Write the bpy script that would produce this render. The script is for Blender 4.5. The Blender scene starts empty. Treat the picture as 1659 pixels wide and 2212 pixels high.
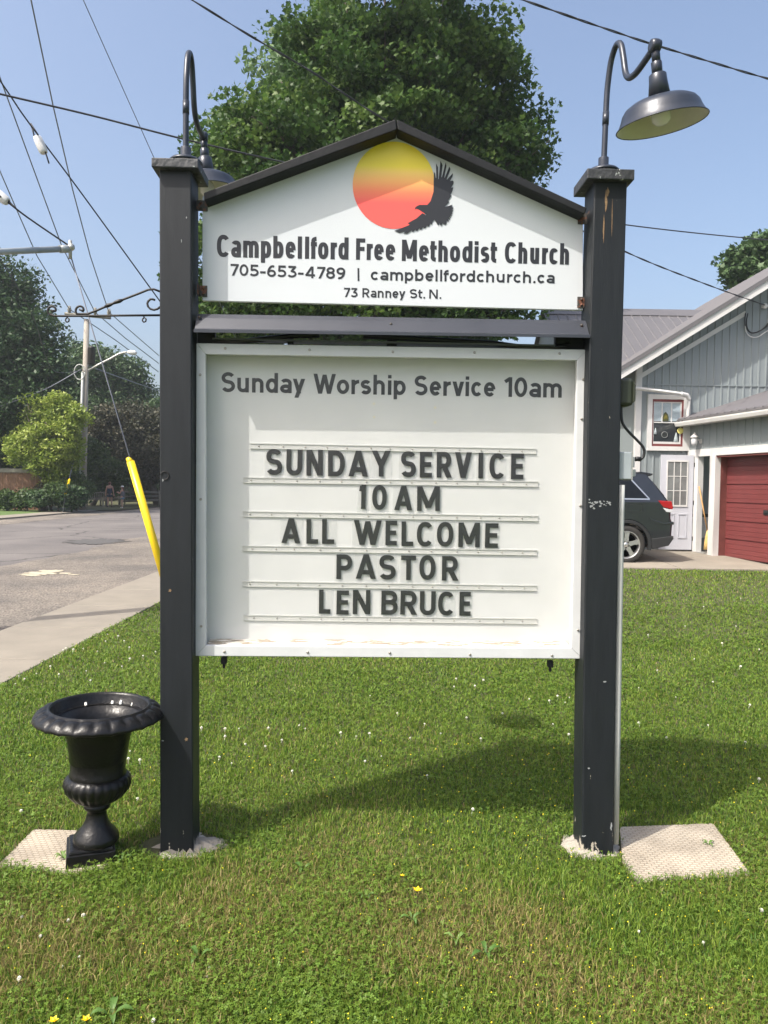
import bpy, bmesh, math, random
import numpy as np
from mathutils import Vector, Matrix

# ------------------------------------------------------------------ scene, camera, sky, sun
SC = bpy.context.scene
COL = SC.collection
RN = random.Random(11)
NR = np.random.RandomState(7)

FOC, CX, CY = 1642.0, 829.5, 1106.0          # focal length and centre, in units of a 1659 x 2212 frame
PITCH = math.atan(56.0 / FOC)
ROLL = 0.0145
CAM = Vector((0, 0, 1.6))
_r0, _u0 = Vector((1, 0, 0)), Vector((0, math.sin(PITCH), math.cos(PITCH)))
C_D = Vector((0, math.cos(PITCH), -math.sin(PITCH)))
C_R = _r0 * math.cos(ROLL) + _u0 * math.sin(ROLL)
C_U = _u0 * math.cos(ROLL) - _r0 * math.sin(ROLL)
cd = bpy.data.cameras.new("camera")
cd.sensor_fit = 'VERTICAL'
cd.sensor_height = 36.0
cd.lens = FOC / 2212.0 * 36.0
cd.clip_start = 0.05
cd.clip_end = 2000
cam = bpy.data.objects.new("camera", cd)
COL.objects.link(cam)
M = Matrix.Identity(4)
for i in range(3):
    M[i][0], M[i][1], M[i][2], M[i][3] = C_R[i], C_U[i], -C_D[i], CAM[i]
cam.matrix_world = M
SC.camera = cam

SUN_TRAVEL = Vector((0.60, 0.455, -1.0)).normalized()
w = bpy.data.worlds.new("World")
SC.world = w
w.use_nodes = True
nt = w.node_tree
sky = nt.nodes.new("ShaderNodeTexSky")
sky.sky_type = 'NISHITA'
sky.sun_disc = False
sky.sun_elevation = math.asin(-SUN_TRAVEL.z)
sky.sun_rotation = math.atan2(-SUN_TRAVEL.x, -SUN_TRAVEL.y)
sky.air_density = 1.0
sky.dust_density = 6.0
sky.ozone_density = 1.0
bg = nt.nodes["Background"]
bg.inputs[1].default_value = 0.15
nt.links.new(sky.outputs[0], bg.inputs[0])

ld = bpy.data.lights.new("sun", 'SUN')
ld.energy = 3.2
ld.angle = math.radians(0.5)
ld.color = (1.0, 0.95, 0.87)
sun = bpy.data.objects.new("sun", ld)
COL.objects.link(sun)
sun.rotation_euler = SUN_TRAVEL.to_track_quat('-Z', 'Y').to_euler()
sun.location = (-6, -5, 12)

SC.view_settings.view_transform = 'Standard'
SC.view_settings.look = 'None'
SC.view_settings.exposure = 0.87
SC.view_settings.gamma = 1.0
SC.cycles.max_bounces = 8
SC.cycles.transparent_max_bounces = 24

# ------------------------------------------------------------------ measuring helpers
def ray(px, py):
    return C_D + C_R * ((px - CX) / FOC) + C_U * ((CY - py) / FOC)

def P(px, py, Y):
    """point seen at a pixel on the vertical plane y = Y"""
    d = ray(px, py)
    return CAM + d * (Y / d.y)

def G(px, py, z=0.0):
    d = ray(px, py)
    return CAM + d * ((z - CAM.z) / d.z)

S0 = Vector((0, 3.25, 0))
SYAW = 0.031
S_U = Vector((math.cos(SYAW), math.sin(SYAW), 0))
S_N = Vector((-math.sin(SYAW), math.cos(SYAW), 0))

def SL(px, py, d):
    """(u, z) in the sign's own frame, on its plane d metres behind the front of the posts"""
    q = ray(px, py)
    t = (S0 + S_N * d - CAM).dot(S_N) / q.dot(S_N)
    p = CAM + q * t - S0
    return (p.dot(S_U), p.z)

def crop(ox, oy, sc):
    return lambda X, Y: ((ox + X / sc) / 1.15732, (oy + Y / sc) / 1.15732)

K1 = crop(0, 0, 2.592); K2 = crop(380, 260, 1.4302); K3 = crop(1380, 0, 3.0722)
K4 = crop(0, 640, 3.457); K5 = crop(1380, 640, 2.765); K7 = crop(0, 1700, 2.860)
K8 = crop(460, 760, 1.536); KE = crop(860, 340, 5.53); KH = crop(1540, 920, 4.366)
KP = crop(1340, 1980, 2.860); KR = crop(1540, 560, 4.366); KL = crop(360, 360, 6.9125)

# ------------------------------------------------------------------ materials
def new_mat(name):
    m = bpy.data.materials.new(name)
    m.use_nodes = True
    n = m.node_tree
    return m, n, n.nodes["Principled BSDF"]

def mat(name, col, rough=0.5, metal=0.0, var=0.12, vscale=6.0, bump=0.0, bscale=40.0, spec=0.5, stretch=None, coat=0.0):
    m, n, b = new_mat(name)
    b.inputs["Roughness"].default_value = rough
    b.inputs["Metallic"].default_value = metal
    b.inputs["Specular IOR Level"].default_value = spec
    b.inputs["Coat Weight"].default_value = coat
    tc = n.nodes.new("ShaderNodeTexCoord")
    mp = n.nodes.new("ShaderNodeMapping")
    if stretch: mp.inputs["Scale"].default_value = stretch
    n.links.new(tc.outputs["Object"], mp.inputs[0])
    if var > 0:
        nz = n.nodes.new("ShaderNodeTexNoise")
        nz.inputs["Scale"].default_value = vscale
        nz.inputs["Detail"].default_value = 6
        nz.inputs["Roughness"].default_value = 0.65
        n.links.new(mp.outputs[0], nz.inputs["Vector"])
        cr = n.nodes.new("ShaderNodeValToRGB")
        cr.color_ramp.elements[0].position = 0.3
        cr.color_ramp.elements[1].position = 0.72
        cr.color_ramp.elements[0].color = tuple(c * (1 - var) for c in col) + (1,)
        cr.color_ramp.elements[1].color = tuple(min(1, c * (1 + var)) for c in col) + (1,)
        n.links.new(nz.outputs["Fac"], cr.inputs[0])
        n.links.new(cr.outputs[0], b.inputs["Base Color"])
        rr = n.nodes.new("ShaderNodeMapRange")
        rr.inputs[3].default_value = max(0, rough - 0.08); rr.inputs[4].default_value = min(1, rough + 0.1)
        n.links.new(nz.outputs["Fac"], rr.inputs[0])
        n.links.new(rr.outputs[0], b.inputs["Roughness"])
    else:
        b.inputs["Base Color"].default_value = tuple(col) + (1,)
    if bump > 0:
        n2 = n.nodes.new("ShaderNodeTexNoise")
        n2.inputs["Scale"].default_value = bscale
        n2.inputs["Detail"].default_value = 5
        n.links.new(mp.outputs[0], n2.inputs["Vector"])
        bp = n.nodes.new("ShaderNodeBump")
        bp.inputs["Strength"].default_value = bump
        bp.inputs["Distance"].default_value = 0.01
        n.links.new(n2.outputs["Fac"], bp.inputs["Height"])
        n.links.new(bp.outputs[0], b.inputs["Normal"])
    return m

def chips(m, chipcol, scale, thr, stretch=(1, 1, 1), zlow=None, zhigh=None, zthr=None):
    """flakes of worn paint: another colour where a noise passes a threshold (lower at one end of the post if asked)"""
    n = m.node_tree
    b = n.nodes["Principled BSDF"]
    old = b.inputs["Base Color"].links[0].from_socket
    tc = n.nodes.new("ShaderNodeTexCoord")
    mp = n.nodes.new("ShaderNodeMapping")
    mp.inputs["Scale"].default_value = stretch
    n.links.new(tc.outputs["Object"], mp.inputs[0])
    nz = n.nodes.new("ShaderNodeTexNoise")
    nz.inputs["Scale"].default_value = scale
    nz.inputs["Detail"].default_value = 9
    nz.inputs["Roughness"].default_value = 0.62
    n.links.new(mp.outputs[0], nz.inputs["Vector"])
    val = nz.outputs["Fac"]
    if zlow is not None:
        sp = n.nodes.new("ShaderNodeSeparateXYZ")
        n.links.new(tc.outputs["Object"], sp.inputs[0])
        mr = n.nodes.new("ShaderNodeMapRange")
        mr.inputs[1].default_value = zlow; mr.inputs[2].default_value = zhigh
        mr.inputs[3].default_value = zthr; mr.inputs[4].default_value = 0
        n.links.new(sp.outputs[2], mr.inputs[0])
        ad = n.nodes.new("ShaderNodeMath")
        ad.operation = 'ADD'
        n.links.new(val, ad.inputs[0]); n.links.new(mr.outputs[0], ad.inputs[1])
        val = ad.outputs[0]
    gt = n.nodes.new("ShaderNodeMapRange")
    gt.inputs[1].default_value = thr; gt.inputs[2].default_value = thr + 0.012
    n.links.new(val, gt.inputs[0])
    mx = n.nodes.new("ShaderNodeMix")
    mx.data_type = 'RGBA'
    n.links.new(gt.outputs[0], mx.inputs[0])
    n.links.new(old, mx.inputs[6])
    mx.inputs[7].default_value = tuple(chipcol) + (1,)
    n.links.new(mx.outputs[2], b.inputs["Base Color"])
    return m

def attr_mat(name, attr, ramp, rough=0.55, trans=0.3, spec=0.3):
    """foliage: colour by a per-leaf number, partly translucent"""
    m, n, b = new_mat(name)
    at = n.nodes.new("ShaderNodeAttribute")
    at.attribute_name = attr
    if ramp:
        cr = n.nodes.new("ShaderNodeValToRGB")
        e = cr.color_ramp.elements
        e[0].position, e[0].color = ramp[0][0], tuple(ramp[0][1]) + (1,)
        e[1].position, e[1].color = ramp[-1][0], tuple(ramp[-1][1]) + (1,)
        for p, c in ramp[1:-1]:
            x = e.new(p); x.color = tuple(c) + (1,)
        n.links.new(at.outputs["Fac"], cr.inputs[0])
        src = cr.outputs[0]
    else:
        src = at.outputs["Color"]
    n.links.new(src, b.inputs["Base Color"])
    b.inputs["Roughness"].default_value = rough
    b.inputs["Specular IOR Level"].default_value = spec
    tr = n.nodes.new("ShaderNodeBsdfTranslucent")
    n.links.new(src, tr.inputs[0])
    ms = n.nodes.new("ShaderNodeMixShader")
    ms.inputs[0].default_value = trans
    n.links.new(b.outputs[0], ms.inputs[1]); n.links.new(tr.outputs[0], ms.inputs[2])
    n.links.new(ms.outputs[0], n.nodes["Material Output"].inputs[0])
    return m

def clear_mat(name, tint, alpha, rough=0.08, ior=1.45):
    """clear plastic or glass: mostly lets light through, reflects by Fresnel, a little milky"""
    m, n, b = new_mat(name)
    b.inputs["Base Color"].default_value = tuple(tint) + (1,)
    b.inputs["Roughness"].default_value = rough
    tr = n.nodes.new("ShaderNodeBsdfTransparent")
    gl = n.nodes.new("ShaderNodeBsdfGlossy")
    gl.inputs["Roughness"].default_value = rough
    lw = n.nodes.new("ShaderNodeLayerWeight"); lw.inputs[0].default_value = 0.5
    pw = n.nodes.new("ShaderNodeMath"); pw.operation = 'POWER'; pw.inputs[1].default_value = 5
    fr = n.nodes.new("ShaderNodeMapRange"); fr.inputs[3].default_value = 0.012; fr.inputs[4].default_value = 0.95
    n.links.new(lw.outputs["Facing"], pw.inputs[0]); n.links.new(pw.outputs[0], fr.inputs[0])
    m1 = n.nodes.new("ShaderNodeMixShader")
    n.links.new(fr.outputs[0], m1.inputs[0]); n.links.new(tr.outputs[0], m1.inputs[1]); n.links.new(gl.outputs[0], m1.inputs[2])
    m2 = n.nodes.new("ShaderNodeMixShader")
    m2.inputs[0].default_value = alpha
    n.links.new(m1.outputs[0], m2.inputs[1]); n.links.new(b.outputs[0], m2.inputs[2])
    n.links.new(m2.outputs[0], n.nodes["Material Output"].inputs[0])
    return m

MT = {}
MT['post'] = chips(mat("charcoal paint", (0.011, 0.0135, 0.017), 0.48, spec=0.35, var=0.18, vscale=5, bump=0.08, bscale=30, stretch=(6, 6, 0.8)),
                   (0.42, 0.39, 0.33), 17, 0.735, (2.2, 2.2, 0.8), 0.02, 0.15, 0.18)
MT['post2'] = chips(mat("charcoal paint weathered", (0.010, 0.0125, 0.0155), 0.5, spec=0.35, var=0.2, vscale=5, bump=0.12, bscale=30, stretch=(6, 6, 0.8)),
                    (0.42, 0.38, 0.31), 19, 0.715, (2.2, 2.2, 0.7), 0.02, 0.17, 0.18)
MT['cap'] = chips(mat("charcoal paint peeling", (0.032, 0.035, 0.041), 0.55, var=0.25, vscale=9, bump=0.6, bscale=35),
                  (0.33, 0.36, 0.36), 22, 0.655)
MT['trim'] = mat("dark trim paint", (0.012, 0.013, 0.015), 0.55, spec=0.25, var=0.2, vscale=9, bump=0.2)
MT['hood'] = mat("dark enamelled metal", (0.040, 0.045, 0.058), 0.42, metal=0.2, var=0.12, vscale=4, bump=0.06, bscale=5)
MT['olive'] = mat("olive metal underside", (0.045, 0.055, 0.04), 0.5, var=0.15)
MT['lamp'] = mat("lamp enamel", (0.026, 0.032, 0.046), 0.33, metal=0.2, var=0.12, vscale=10, bump=0.04, bscale=60)
MT['lampin'] = mat("cream enamel", (0.6, 0.58, 0.48), 0.45, var=0.08, vscale=10)
MT['bulb'] = mat("frosted bulb", (0.75, 0.75, 0.72), 0.15, var=0)
MT['galv'] = mat("dull zinc", (0.42, 0.42, 0.40), 0.45, metal=0.6, var=0.2, vscale=20)
MT['board'] = mat("white sign board", (0.555, 0.585, 0.615), 0.38, var=0.02, vscale=3)
MT['ink'] = mat("black vinyl", (0.018, 0.019, 0.023), 0.4, var=0)
MT['letter'] = mat("black letter paint", (0.010, 0.012, 0.014), 0.45, var=0.25, vscale=60)
MT['frame'] = chips(mat("white aluminium", (0.56, 0.575, 0.585), 0.4, var=0.06, vscale=7, bump=0.05, bscale=20),
                    (0.45, 0.40, 0.34), 26, 0.735)
MT['inner'] = mat("white board interior", (0.60, 0.61, 0.60), 0.5, var=0.035, vscale=5)
MT['ledge'] = chips(mat("dusty white ledge", (0.72, 0.69, 0.63), 0.6, var=0.12, vscale=15), (0.33, 0.28, 0.215), 14, 0.5, (1, 4, 1))
MT['pane'] = clear_mat("acrylic pane", (0.8, 0.8, 0.78), 0.008, 0.03, 1.45)
MT['tile'] = clear_mat("clear letter plastic", (0.75, 0.77, 0.76), 0.045, 0.06)
MT['rail'] = mat("milky rail plastic", (0.53, 0.535, 0.515), 0.25, var=0.03)
MT['screw'] = mat("screw steel", (0.36, 0.34, 0.31), 0.35, metal=0.8, var=0.2, vscale=80)
MT['rust'] = chips(mat("rusty bracket", (0.05, 0.045, 0.04), 0.6, var=0.3, vscale=30), (0.13, 0.05, 0.028), 30, 0.52)
MT['iron'] = mat("black wrought iron", (0.022, 0.02, 0.02), 0.5, metal=0.3, var=0.25, vscale=40, bump=0.2)
MT['urn'] = chips(mat("black urn paint", (0.0075, 0.0075, 0.0078), 0.34, spec=0.36, var=0.3, vscale=18, bump=0.2, bscale=60), (0.10, 0.095, 0.085), 45, 0.72)
MT['bird'] = mat("bird droppings", (0.7, 0.7, 0.66), 0.8, var=0.1)
MT['conduit'] = mat("grey conduit", (0.43, 0.44, 0.42), 0.45, var=0.1)
MT['jbox'] = mat("grey junction box", (0.30, 0.34, 0.36), 0.45, var=0.08)
MT['dkgreen'] = mat("dark green housing", (0.022, 0.028, 0.016), 0.5, var=0.2, bump=0.1)
MT['cord'] = mat("black cord", (0.012, 0.012, 0.013), 0.45, var=0)
MT['wire'] = mat("weathered cable", (0.035, 0.036, 0.045), 0.6, var=0.1)
MT['wirel'] = mat("grey strand wire", (0.16, 0.17, 0.2), 0.5, metal=0.4, var=0)
MT['yellow'] = mat("yellow plastic guard", (0.83, 0.58, 0.012), 0.35, var=0.06, vscale=4)
MT['porc'] = mat("grey fibreglass insulator", (0.6, 0.6, 0.6), 0.35, var=0.1)
MT['pole'] = mat("weathered wood pole", (0.33, 0.30, 0.26), 0.85, var=0.2, vscale=3, bump=0.3, bscale=20, stretch=(6, 6, 0.4))
MT['steel'] = mat("galvanised steel", (0.36, 0.39, 0.40), 0.5, metal=0.4, var=0.1)
MT['siding'] = mat("grey steel siding", (0.215, 0.243, 0.252), 0.45, var=0.04, vscale=1.2)
MT['trimw'] = mat("white trim", (0.56, 0.555, 0.545), 0.45, var=0.05, vscale=3)
MT['roof'] = mat("brown grey metal roof", (0.125, 0.120, 0.125), 0.45, metal=0.1, var=0.06, vscale=1.5)
MT['redpaint'] = mat("dark red paint", (0.15, 0.034, 0.034), 0.5, var=0.10, vscale=3)
MT['redwood'] = mat("dull red wood", (0.14, 0.04, 0.034), 0.6, var=0.2, vscale=5)
MT['groove'] = mat("dark groove", (0.035, 0.008, 0.008), 0.7, var=0)
MT['doorw'] = mat("white door paint", (0.47, 0.48, 0.53), 0.4, var=0.02)
MT['glass'] = mat("window glass", (0.03, 0.035, 0.04), 0.06, var=0, spec=0.8)
MT['glass2'] = mat("door glass", (0.17, 0.18, 0.18), 0.08, var=0.3, vscale=3, spec=0.8)
MT['blind'] = mat("pale blinds", (0.42, 0.50, 0.55), 0.5, var=0.05)
MT['concrete'] = mat("pale concrete", (0.215, 0.192, 0.156), 0.85, var=0.12, vscale=2.5, bump=0.3, bscale=60)
MT['drive'] = mat("driveway concrete", (0.235, 0.21, 0.172), 0.85, var=0.14, vscale=1.5, bump=0.25, bscale=50)
MT['wood'] = mat("broom handle wood", (0.48, 0.27, 0.10), 0.6, var=0.1)
MT['straw'] = mat("broom straw", (0.52, 0.36, 0.13), 0.8, var=0.2, vscale=40)
MT['fence'] = mat("brown fence boards", (0.16, 0.085, 0.05), 0.8, var=0.25, vscale=6, stretch=(6, 6, 0.5))
MT['greywood'] = mat("grey old wood", (0.20, 0.19, 0.165), 0.85, var=0.25, vscale=8)
MT['carpaint'] = mat("dark slate car paint", (0.020, 0.023, 0.030), 0.22, metal=0.35, var=0.03, coat=0.8)
MT['carblack'] = mat("black car plastic", (0.018, 0.019, 0.02), 0.55, var=0.1)
MT['carglass'] = mat("tinted car glass", (0.004, 0.0045, 0.005), 0.06, var=0, spec=0.4)
MT['chrome'] = mat("chrome trim", (0.6, 0.6, 0.6), 0.35, metal=1.0, var=0)
MT['alloy'] = mat("alloy wheel", (0.55, 0.55, 0.55), 0.28, metal=0.8, var=0.05)
MT['tyre'] = mat("tyre rubber", (0.026, 0.024, 0.022), 0.8, var=0.2)
MT['red'] = mat("red lens", (0.30, 0.010, 0.014), 0.15, var=0.15, vscale=12)
MT['lens'] = mat("clear lens", (0.55, 0.56, 0.58), 0.15, var=0.1)
MT['bark'] = mat("bark", (0.10, 0.085, 0.068), 0.9, var=0.3, vscale=9, bump=0.8, bscale=14, stretch=(3, 3, 0.7))
MT['soil'] = mat("lawn thatch", (0.060, 0.062, 0.022), 0.95, var=0.4, vscale=5, bump=0.6, bscale=60)
MT['farlawn'] = mat("far lawn", (0.075, 0.13, 0.028), 0.9, var=0.25, vscale=1.5)
MT['skin'] = mat("skin", (0.45, 0.27, 0.20), 0.6, var=0.05)
MT['navy'] = mat("navy cloth", (0.018, 0.028, 0.06), 0.9, var=0.2)
MT['denim'] = mat("pale denim", (0.14, 0.21, 0.27), 0.9, var=0.15)
MT['greycloth'] = mat("grey cloth", (0.13, 0.13, 0.15), 0.9, var=0.1)
MT['whitecloth'] = mat("white cloth", (0.75, 0.75, 0.75), 0.8, var=0.03)
MT['hair'] = mat("brown hair", (0.035, 0.018, 0.012), 0.6, var=0.2)
MT['ginger'] = mat("auburn hair", (0.12, 0.045, 0.022), 0.6, var=0.2)

def asphalt_mat():
    m, n, b = new_mat("worn asphalt")
    tc = n.nodes.new("ShaderNodeTexCoord")
    n1 = n.nodes.new("ShaderNodeTexNoise"); n1.inputs["Scale"].default_value = 0.5; n1.inputs["Detail"].default_value = 8
    n2 = n.nodes.new("ShaderNodeTexNoise"); n2.inputs["Scale"].default_value = 45; n2.inputs["Detail"].default_value = 4
    cr = n.nodes.new("ShaderNodeValToRGB")
    cr.color_ramp.elements[0].color = (0.118, 0.108, 0.104, 1); cr.color_ramp.elements[0].position = 0.35
    cr.color_ramp.elements[1].color = (0.165, 0.151, 0.142, 1); cr.color_ramp.elements[1].position = 0.7
    mx = n.nodes.new("ShaderNodeMix"); mx.data_type = 'RGBA'; mx.blend_type = 'MULTIPLY'; mx.inputs[0].default_value = 0.35
    c2 = n.nodes.new("ShaderNodeValToRGB"); c2.color_ramp.elements[0].position = 0.35; c2.color_ramp.elements[1].position = 0.65
    c2.color_ramp.elements[0].color = (0.45, 0.45, 0.45, 1); c2.color_ramp.elements[1].color = (1.1, 1.1, 1.1, 1)
    for k in (n1, n2): n.links.new(tc.outputs["Object"], k.inputs["Vector"])
    n.links.new(n1.outputs["Fac"], cr.inputs[0]); n.links.new(n2.outputs["Fac"], c2.inputs[0])
    n.links.new(cr.outputs[0], mx.inputs[6]); n.links.new(c2.outputs[0], mx.inputs[7])
    n.links.new(mx.outputs[2], b.inputs["Base Color"])
    vo = n.nodes.new("ShaderNodeTexVoronoi"); vo.feature = 'DISTANCE_TO_EDGE'; vo.inputs["Scale"].default_value = 0.33
    wv = n.nodes.new("ShaderNodeTexNoise"); wv.inputs["Scale"].default_value = 1.6; wv.inputs["Detail"].default_value = 6
    am = n.nodes.new("ShaderNodeMix"); am.data_type = 'VECTOR'; am.inputs[0].default_value = 0.35
    n.links.new(tc.outputs["Object"], wv.inputs["Vector"]); n.links.new(tc.outputs["Object"], am.inputs[4]); n.links.new(wv.outputs["Color"], am.inputs[5])
    n.links.new(am.outputs[1], vo.inputs["Vector"])
    ck = n.nodes.new("ShaderNodeMapRange"); ck.inputs[1].default_value = 0.004; ck.inputs[2].default_value = 0.012; ck.inputs[3].default_value = 0.42; ck.inputs[4].default_value = 1.0
    n.links.new(vo.outputs["Distance"], ck.inputs[0])
    m3 = n.nodes.new("ShaderNodeMix"); m3.data_type = 'RGBA'; m3.blend_type = 'MULTIPLY'; m3.inputs[0].default_value = 1.0
    n.links.new(mx.outputs[2], m3.inputs[6]); n.links.new(ck.outputs[0], m3.inputs[7]); n.links.new(m3.outputs[2], b.inputs["Base Color"])
    b.inputs["Roughness"].default_value = 0.95
    bp = n.nodes.new("ShaderNodeBump"); bp.inputs["Strength"].default_value = 0.5; bp.inputs["Distance"].default_value = 0.02
    n.links.new(n2.outputs["Fac"], bp.inputs["Height"]); n.links.new(bp.outputs[0], b.inputs["Normal"])
    return m

def gravel_mat():
    m, n, b = new_mat("packed gravel")
    tc = n.nodes.new("ShaderNodeTexCoord")
    vo = n.nodes.new("ShaderNodeTexVoronoi"); vo.inputs["Scale"].default_value = 26
    n1 = n.nodes.new("ShaderNodeTexNoise"); n1.inputs["Scale"].default_value = 0.55; n1.inputs["Detail"].default_value = 6
    cr = n.nodes.new("ShaderNodeValToRGB")
    cr.color_ramp.elements[0].color = (0.125, 0.112, 0.10, 1); cr.color_ramp.elements[0].position = 0.35
    cr.color_ramp.elements[1].color = (0.23, 0.20, 0.165, 1); cr.color_ramp.elements[1].position = 0.68
    mx = n.nodes.new("ShaderNodeMix"); mx.data_type = 'RGBA'; mx.blend_type = 'MULTIPLY'; mx.inputs[0].default_value = 0.6
    hv = n.nodes.new("ShaderNodeMapRange"); hv.inputs[3].default_value = 0.35; hv.inputs[4].default_value = 1.25
    sp = n.nodes.new("ShaderNodeSeparateColor")
    for k in (vo, n1): n.links.new(tc.outputs["Object"], k.inputs["Vector"])
    n.links.new(vo.outputs["Color"], sp.inputs[0]); n.links.new(sp.outputs[0], hv.inputs[0])
    n.links.new(n1.outputs["Fac"], cr.inputs[0])
    n.links.new(cr.outputs[0], mx.inputs[6]); n.links.new(hv.outputs[0], mx.inputs[7])
    n.links.new(mx.outputs[2], b.inputs["Base Color"])
    b.inputs["Roughness"].default_value = 0.95
    bp = n.nodes.new("ShaderNodeBump"); bp.inputs["Strength"].default_value = 0.9; bp.inputs["Distance"].default_value = 0.02
    n.links.new(vo.outputs["Distance"], bp.inputs["Height"]); n.links.new(bp.outputs[0], b.inputs["Normal"])
    return m

def slab_mat():
    """pale concrete cast with a woven rope-like tread"""
    m, n, b = new_mat("woven tread concrete")
    tc = n.nodes.new("ShaderNodeTexCoord")
    br = n.nodes.new("ShaderNodeTexBrick")
    br.inputs["Scale"].default_value = 17; br.inputs["Mortar Size"].default_value = 0.06; br.inputs["Mortar Smooth"].default_value = 0.9
    br.inputs["Brick Width"].default_value = 0.5; br.inputs["Row Height"].default_value = 0.3
    nz = n.nodes.new("ShaderNodeTexNoise"); nz.inputs["Scale"].default_value = 5; nz.inputs["Detail"].default_value = 8
    wn = n.nodes.new("ShaderNodeMapping"); wn.inputs["Rotation"].default_value = (0, 0, 0.1)
    n.links.new(tc.outputs["Object"], wn.inputs[0]); n.links.new(wn.outputs[0], br.inputs["Vector"])
    n.links.new(tc.outputs["Object"], nz.inputs["Vector"])
    cr = n.nodes.new("ShaderNodeValToRGB")
    cr.color_ramp.elements[0].color = (0.26, 0.225, 0.175, 1); cr.color_ramp.elements[0].position = 0.3
    cr.color_ramp.elements[1].color = (0.42, 0.37, 0.295, 1); cr.color_ramp.elements[1].position = 0.62
    n.links.new(nz.outputs["Fac"], cr.inputs[0])
    mx = n.nodes.new("ShaderNodeMix"); mx.data_type = 'RGBA'; mx.blend_type = 'MULTIPLY'
    n.links.new(br.outputs["Fac"], mx.inputs[0]); n.links.new(cr.outputs[0], mx.inputs[6]); mx.inputs[7].default_value = (0.80, 0.76, 0.70, 1)
    n.links.new(mx.outputs[2], b.inputs["Base Color"])
    b.inputs["Roughness"].default_value = 0.85
    bp = n.nodes.new("ShaderNodeBump"); bp.inputs["Strength"].default_value = 0.6; bp.inputs["Distance"].default_value = 0.01; bp.invert = True
    n.links.new(br.outputs["Fac"], bp.inputs["Height"]); n.links.new(bp.outputs[0], b.inputs["Normal"])
    return m

MT['asphalt'] = asphalt_mat(); MT['gravel'] = gravel_mat(); MT['slab'] = slab_mat()
MT['footing'] = mat("rough pale concrete", (0.31, 0.285, 0.24), 0.95, var=0.2, vscale=14, bump=1.0, bscale=45)
MT['patch'] = mat("fresh dark patch", (0.075, 0.072, 0.07), 0.95, var=0.3, vscale=8)
MT['chalk'] = mat("pale spilled sand", (0.40, 0.36, 0.27), 0.95, var=0.25, vscale=6)

def sun_print_mat(z0, z1):
    m, n, b = new_mat("printed sunset disc")
    tc = n.nodes.new("ShaderNodeTexCoord"); sp = n.nodes.new("ShaderNodeSeparateXYZ")
    mr = n.nodes.new("ShaderNodeMapRange"); mr.inputs[1].default_value = z0; mr.inputs[2].default_value = z1
    cr = n.nodes.new("ShaderNodeValToRGB")
    e = cr.color_ramp.elements
    e[0].position, e[0].color = 0.30, (0.75, 0.10, 0.085, 1)
    e[1].position, e[1].color = 0.72, (0.85, 0.67, 0.04, 1)
    for p, c in ((0.42, (0.78, 0.19, 0.09, 1)), (0.56, (0.84, 0.42, 0.12, 1)), (0.64, (0.85, 0.56, 0.13, 1))):
        x = e.new(p); x.color = c
    n.links.new(tc.outputs["Object"], sp.inputs[0]); n.links.new(sp.outputs[2], mr.inputs[0])
    n.links.new(mr.outputs[0], cr.inputs[0]); n.links.new(cr.outputs[0], b.inputs["Base Color"])
    b.inputs["Roughness"].default_value = 0.38
    return m

# ------------------------------------------------------------------ mesh helpers
ORI = {}

def tag(o, label=None, cat=None, group=None, kind=None):
    if label: o['label'] = label
    if cat: o['category'] = cat
    if group: o['group'] = group
    if kind: o['kind'] = kind
    return o

def thing(name, label, cat, loc=(0, 0, 0), group=None, rotz=0.0, local=False):
    o = bpy.data.objects.new(name, None)
    o.empty_display_size = 0.1
    COL.objects.link(o)
    o.location = loc
    o.rotation_euler = (0, 0, rotz)
    ORI[o] = Vector((0, 0, 0)) if local else Vector(loc)
    return tag(o, label, cat, group)

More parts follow.
